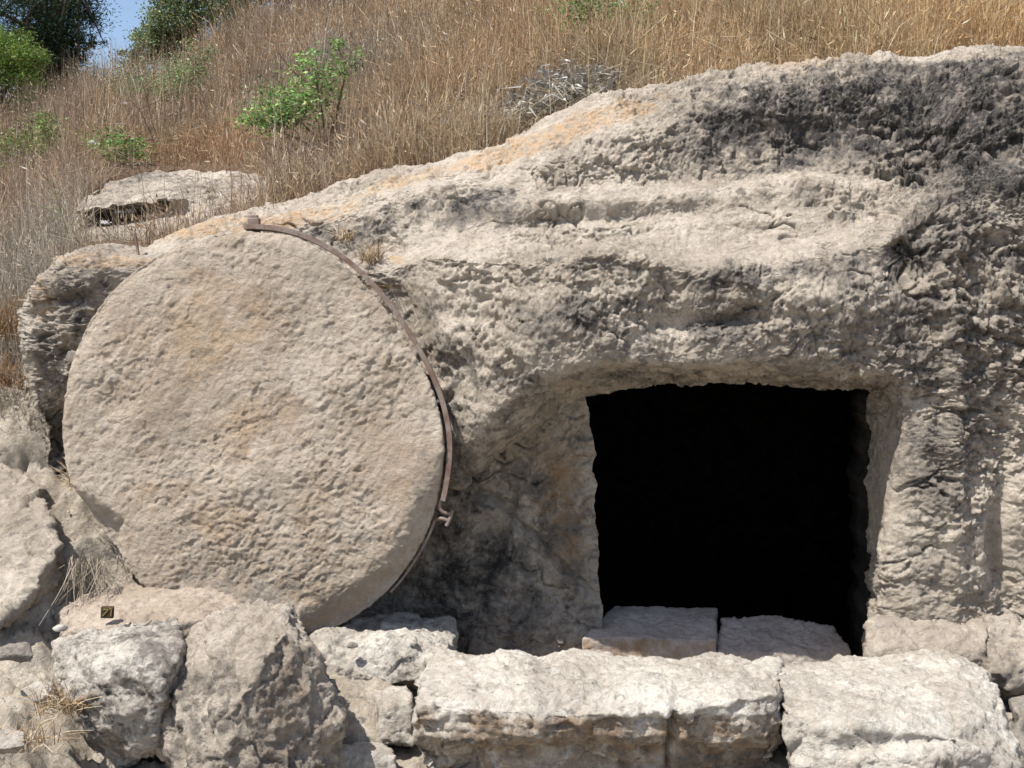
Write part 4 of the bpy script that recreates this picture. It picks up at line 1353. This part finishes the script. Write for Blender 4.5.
# trees on the skyline
def tree(name, label, base, top_h, blobs, nleaf, lsize, col, trunk_r=0.16, limbs=9, bark=(0.09, 0.07, 0.055), aspect=0.5, lean=(0, 0)):
    root = empty(name, base, label, 'tree')
    base = np.asarray(base, float)
    tm, lm = MB(), MB()
    tip = base + [lean[0], lean[1], top_h]
    q = pchip(np.arange(4), np.array([base - [0, 0, .3], base + (tip - base) * .35 + RNG.normal(size=3) * .15, base + (tip - base) * .7 + RNG.normal(size=3) * .15, tip]), np.linspace(0, 3, 16))
    VV, ff = tube(q, trunk_r, trunk_r * .2, 9)
    tm.add(VV, ff, None, bark)
    wts = np.array([bb[2] for bb in blobs], float)
    wts /= wts.sum()
    for (c, r, wt), wq in zip(blobs, wts):
        c, r = np.asarray(c, float), np.asarray(r, float)
        nl = int(nleaf * wq)
        ncl = max(8, nl // 110)
        d = RNG.normal(size=(ncl, 3))
        d /= np.linalg.norm(d, axis=1)[:, None]
        cc = c + d * r * (0.35 + 0.65 * RNG.random((ncl, 1)) ** .5)
        for kk in range(max(3, int(limbs * wq * 2))):
            s0 = q[RNG.integers(6, 14)]
            e0 = cc[kk % ncl]
            qq = pchip(np.arange(3), np.array([s0, (s0 + e0) / 2 + RNG.normal(size=3) * .12 * r, e0]), np.linspace(0, 2, 8))
            VV, ff = tube(qq, trunk_r * .35, trunk_r * .06, 6)
            tm.add(VV, ff, None, bark)
        which = RNG.integers(0, ncl, nl)
        C = cc[which] + RNG.normal(size=(nl, 3)) * (0.17 * r.mean()) * [1, 1, .75]
        tone = np.clip(1 + .3 * RNG.normal(size=(ncl, 1)), .5, 1.7)
        Vv, q4, c3 = leaves(C, lsize, np.clip(leaf_cols(nl, col) * tone[which], .006, .5), .8, aspect)
        lm.add(Vv, q4, None, c3)
    link('trunk', tm.mesh('trunk', (M_BARK,)), root)
    link('crown', lm.mesh('crown', (M_LEAF,), smooth=False), root)
    return root


Yt = 19.0
tree('pine_tree', 'dark green feathery pine rising out of the frame at upper left', gpt(48, 0, Yt), 4.2,
     [(P3(10, 20, Yt), (1.3, 1.4, .9), 3), (P3(44, -10, Yt), (1.0, 1.4, .8), 2.5), (P3(-60, 20, Yt), (1.6, 1.5, 1.5), 3), (P3(52, 54, Yt), (.55, .8, .5), 1.6), (P3(25, 62, Yt), (.9, .9, .5), 2), (P3(60, 82, Yt), (.7, .7, .35), 1.6), (P3(5, 95, Yt), (.9, .7, .4), 1.5),
      (P3(20, -120, Yt), (2.0, 2.0, 1.6), 2), (P3(80, 14, Yt), (.2, .5, .2), .15), (P3(92, 40, Yt), (.2, .4, .14), .12)],
     80000, 0.075, (0.04, 0.068, 0.032), 0.13, 18, aspect=0.2, lean=(.7, 0))
Yt = 15.0
tree('young_tree', 'light yellow green round bush at the left edge before the dark pine', gpt(8, 0, Yt), 1.3,
     [(P3(12, 52, Yt), (.40, .5, .34), 2), (P3(-30, 50, Yt), (.6, .5, .5), 2), (P3(4, 74, Yt), (.55, .5, .28), 1.5), (P3(26, 66, Yt), (.3, .4, .22), .7), (P3(-10, 92, Yt), (.6, .5, .25), 1)], 20000, 0.05, (0.18, 0.26, 0.06), 0.05, 6, aspect=0.25)
Yt = 22.0
tree('broadleaf_tree', 'mid green leafy tree right of the gap of sky', gpt(192, 0, Yt), 3.0,
     [(P3(176, 12, Yt), (.62, .9, .9), 3), (P3(208, -6, Yt), (1.0, 1., 1.), 2), (P3(158, 42, Yt), (.45, .7, .4), 1.2), (P3(175, 50, Yt), (.6, .7, .35), 1.2), (P3(138, 58, Yt), (.4, .5, .16), .6), (P3(185, -80, Yt), (1.1, 1.1, 1.0), 2)], 40000, 0.06, (0.21, 0.255, 0.12), 0.12, 9)
Yt = 26.0
for (x_, y_, lb, r_) in ((245, 4, 'dark tree behind the grass crest, next to the mid green tree', 1.3), (320, -6, 'dark low tree peeping over the grass crest, farthest along the skyline', 1.3)):
    tree('broadleaf_tree', lb, gpt(x_, 0, Yt), 3.6, [(P3(x_, y_ - 20, Yt), (r_, 1.2, 1.3), 2), (P3(x_ + 30, y_ - 50, Yt), (r_, 1.2, 1.4), 2)], 9000, 0.14, (0.05, 0.085, 0.035), 0.14, 8)

# grey dead clump of curled leaves beside the rock crest
Yc = 5.05
dead = MB()
c0 = at(556, 200, Yc + .15)
c0[2] = ground_z(c0[0], c0[1])
for i in range(520):
    u, v = RNG.random(), RNG.random()
    p = at(506 + 112 * u, 200, Yc + 0.35 * v)
    p[2] = ground_z(p[0], p[1]) - 0.02 + 0.24 * RNG.random() * (1 - abs(2 * u - .75) * .55) * (1 - .5 * abs(2 * v - 1))
    a = RNG.normal(-0.6, 0.8)
    L = 0.06 + 0.10 * RNG.random()
    dr = np.array([math.sin(a), -0.35 + 0.4 * RNG.normal(), math.cos(a) * 0.8])
    dr /= np.linalg.norm(dr)
    q = np.array([p, p + dr * L * .6, p + dr * L + [0.3 * L * RNG.normal(), -.2 * L, -L * .45]])
    sd = np.cross(dr, RNG.normal(size=3))
    sd = sd / np.linalg.norm(sd) * (0.005 + 0.004 * RNG.random())
    VV = np.stack([q[0] - sd * .5, q[0] + sd * .5, q[1] + sd, q[1] - sd, q[2]])
    g_ = 0.14 + 0.46 * RNG.random() ** 1.6
    dead.add(VV, [(0, 1, 2, 3)], [(3, 2, 4)], (g_, g_ * .94, g_ * .84))
tag(link('dead_plant', dead.mesh('dead_plant', (M_GRASS,), smooth=False), None, c0), 'grey dead clump of curled dry leaves beside the rock crest', 'dead plant')


# thin dry stalks, each its own thing
def stalk(pts_px, Y, r, col, label, name='dry_stalk', cat='stalk', group='single dry stalks in the grass', head=None, twigs=0):
    if Y > 4.6:
        Y = ground_Y(*pts_px[0]) - 0.05
    q = np.array([at(a, b_, Y) for i, (a, b_) in enumerate(pts_px)])
    r = r * max(1.0, Y / 6.5)
    qq = pchip(np.arange(len(q)), q, np.linspace(0, len(q) - 1, 12))
    b_ = MB()
    VV, ff = tube(qq, r, r * .5, 5)
    b_.add(VV, ff, None, col)
    for t in range(twigs):
        s_ = qq[RNG.integers(3, 11)]
        e_ = s_ + np.array([RNG.normal() * .09, RNG.normal() * .05, .04 + .1 * RNG.random()])
        VV, ff = tube(np.array([s_, (s_ + e_) / 2 + RNG.normal(size=3) * .01, e_]), r * .6, r * .3, 4)
        b_.add(VV, ff, None, col)
    if head is None:
        return tag(link(name, b_.mesh(name, (M_BARK,)), None, qq[0]), label, cat, group)
    root = empty(name, qq[0], label, cat, group)
    link('stem', b_.mesh('stem', (M_BARK,)), root)
    hb = MB()
    hc = qq[-1]
    Cc = hc + RNG.normal(size=(70, 3)) * [head, head, head * .45]
    Vv, q4, c3 = leaves(Cc, head * .8, np.clip(.72 + .06 * RNG.normal(size=(70, 3)), .5, .85), .4, .8)
    hb.add(Vv, q4, None, c3)
    link('flower_head', hb.mesh('flower_head', (M_LEAF,), smooth=False), root)
    return root


BRN, GRN, PAL_ = (0.12, 0.075, 0.05), (0.16, 0.17, 0.08), (0.42, 0.35, 0.25)
stalk([(72, 254), (65, 225), (57, 200), (52, 178)], 4.75, .004, GRN, 'upright green brown weed stem left of the rock shelf slot', twigs=4)
stalk([(345, 118), (315, 88), (290, 68), (278, 52)], 7.8, .008, BRN, 'dark bare twig slanting up out of the bright green bush')
stalk([(158, 152), (148, 128), (138, 108), (128, 98)], 7.3, .006, BRN, 'dark forked twig leaning left below the dull green bush', twigs=2)
stalk([(162, 150), (152, 122), (146, 96), (142, 82)], 7.3, .005, BRN, 'slim dark twig standing beside the forked one', twigs=2)
stalk([(172, 148), (174, 128), (178, 112)], 7.3, .006, BRN, 'short stout dark twig above the rock shelf', twigs=1)
stalk([(600, 72), (625, 52), (648, 32), (668, 14)], 6.0, .006, PAL_, 'long pale bare stem slanting right above the grey dead clump')
stalk([(585, 66), (598, 45), (606, 25)], 6.2, .004, PAL_, 'thin pale stem just left of the long slanting one')
stalk([(575, 66), (576, 40), (577, 20)], 6.2, .0045, (0.3, 0.28, 0.12), 'upright greenish stalk beside the dead clump')
stalk([(372, 246), (380, 226), (390, 212), (396, 200)], 4.42, .0028, PAL_, 'fine straw stalk arching above the iron band')
stalk([(825, 48), (850, 28), (880, 10)], 6.2, .004, PAL_, 'pale stalk lying aslant in the grass over the right crest')
for (a, b_, c_, dd, Y, lb) in [(95, 175, 92, 142, 5.6, 'tallest in the grey weeds'), (70, 128, 67, 102, 7.0, 'farthest up the slope'), (128, 130, 125, 103, 7.0, 'near the dull green bush'),
                               (15, 150, 11, 128, 6.2, 'at the left edge'), (48, 160, 44, 136, 6.0, 'by the yellowish weed'), (105, 235, 118, 212, 5.1, 'against the dark slot'),
                               (118, 236, 130, 211, 5.1, 'in the middle of the dark slot'), (140, 240, 150, 216, 5.1, 'at the right end of the slot'), (110, 250, 105, 222, 5.0, 'low before the slot'), (120, 145, 118, 124, 6.8, 'among the sparse green leaves')]:
    stalk([(a, b_), ((a + c_) / 2 + 1.5, (b_ + dd) / 2), (c_, dd)], Y, .0028, GRN, 'thin weed with a tiny white flower head, ' + lb, 'flower_stem', 'weed', 'white headed weeds on the slope', head=.010)

# black iron pin standing on the rock behind the disc
q = np.array([at(139, 260, 4.4), at(137, 246, 4.41), at(135, 233, 4.42)])
VV, ff = tube(q, .007, .006, 6)
b_ = MB()
b_.add(VV, ff, None, (0.05, 0.04, 0.035))
tag(link('iron_pin', b_.mesh('iron_pin', (M_RUST,)), None, q[0]), 'thin dark iron pin standing on the rock at the upper left of the disc', 'iron pin')


# tufts of dry straw: small plants one can point at
def tuft(px, py, Y, n, h, wd, lab, lean=.6, col=None, drop=0.0, spread_=0.05):
    p = at(px, py, Y)
    b_ = MB()
    for i in range(n):
        a = RNG.random() * 2 * np.pi
        l_ = abs(RNG.normal(0, lean))
        o_ = np.clip(RNG.normal(size=3), -1.6, 1.6) * [spread_ * .75, spread_ * .35, spread_ * .15]
        hh = h * (.4 + .8 * RNG.random())
        d_ = np.array([math.cos(a) * l_, math.sin(a) * l_, 1.0 - 2 * drop])
        d_ /= np.linalg.norm(d_)
        m_ = p + o_ + d_ * hh * .5
        t_ = p + o_ + d_ * hh + np.array([d_[0] * .3 * hh, d_[1] * .3 * hh, -.35 * hh * RNG.random()])
        qq = pchip(np.arange(3), np.array([p + o_, m_, t_]), np.linspace(0, 2, 6))
        VV, ff = tube(qq, wd, wd * .4, 3)
        ff = ff[:-1]
        c = PAL[RNG.integers(0, len(PAL))] * (.9 + .4 * RNG.random()) if col is None else np.asarray(col) * (.6 + .8 * RNG.random())
        b_.add(VV, ff, None, c)
    return tag(link('grass_tuft', b_.mesh('grass_tuft', (M_GRASS,)), None, p), lab, 'grass tuft', 'dry tufts round the disc')


tuft(372, 262, 4.3, 110, .11, .0016, 'dry tuft growing behind the top right of the iron band', .7, spread_=.035)
tuft(392, 286, 4.25, 80, .10, .0016, 'dark straw tuft hanging behind the band on its right side', 1.0, (0.16, 0.11, 0.07), .5, .04)
tuft(345, 240, 4.42, 60, .09, .0015, 'faint straw tuft at the foot of the dark rock step', .9, spread_=.035)
tuft(82, 488, 4.0, 90, .13, .002, 'straw tuft at the left foot of the disc', 1.0, drop=.2, spread_=.04)
tuft(85, 560, 3.8, 70, .20, .0018, 'long pale roots trailing down the bank left of the disc', .5, (0.40, 0.34, 0.26), .85, .06)
tuft(60, 712, 3.12, 110, .13, .0017, 'golden straw tuft at the left foot of the whitish boulder', .9, spread_=.05)
tuft(30, 745, 3.0, 60, .12, .0017, 'scattered straw tuft in the bottom left corner', 1.2, spread_=.08)
tuft(318, 745, 3.2, 40, .08, .0015, 'little straw tuft at the right foot of the tilted boulder', 1.0, spread_=.03)
tuft(8, 335, 4.6, 160, .22, .0022, 'thick rusty tuft at the left edge beside the rock', .6, (0.30, 0.19, 0.10), spread_=.12)
tuft(0, 385, 4.45, 120, .16, .0022, 'rusty straw tuft at the left edge above the bleached slab', .8, (0.32, 0.2, 0.11), spread_=.10)

# pebbles and grit on the bare ground (one mass)
pb = MB()
oct_ = np.array([[1, 0, 0], [-1, 0, 0], [0, 1, 0], [0, -1, 0], [0, 0, 1], [0, 0, -1]], float)
of3 = np.array([(0, 2, 4), (2, 1, 4), (1, 3, 4), (3, 0, 4), (2, 0, 5), (1, 2, 5), (3, 1, 5), (0, 3, 5)])
for i in range(500):
    x_ = RNG.uniform(-2.4, 1.9)
    y_ = RNG.uniform(2.7, 4.3)
    s_ = 0.003 + 0.012 * RNG.random() ** 3
    p_ = np.array([x_, y_, float(ground_z(x_, y_)) + .02])
    g_ = .26 + .2 * RNG.random()
    pb.add(p_ + (oct_ * s_ * [1.2, 1, .7]) @ np.linalg.qr(RNG.normal(size=(3, 3)))[0], None, of3, (g_, g_ * .9, g_ * .77))
tag(link('gravel', pb.mesh('gravel', (M_BARK,), smooth=False)), 'scattered grit and pebbles on the bare ground', 'gravel', kind='stuff')
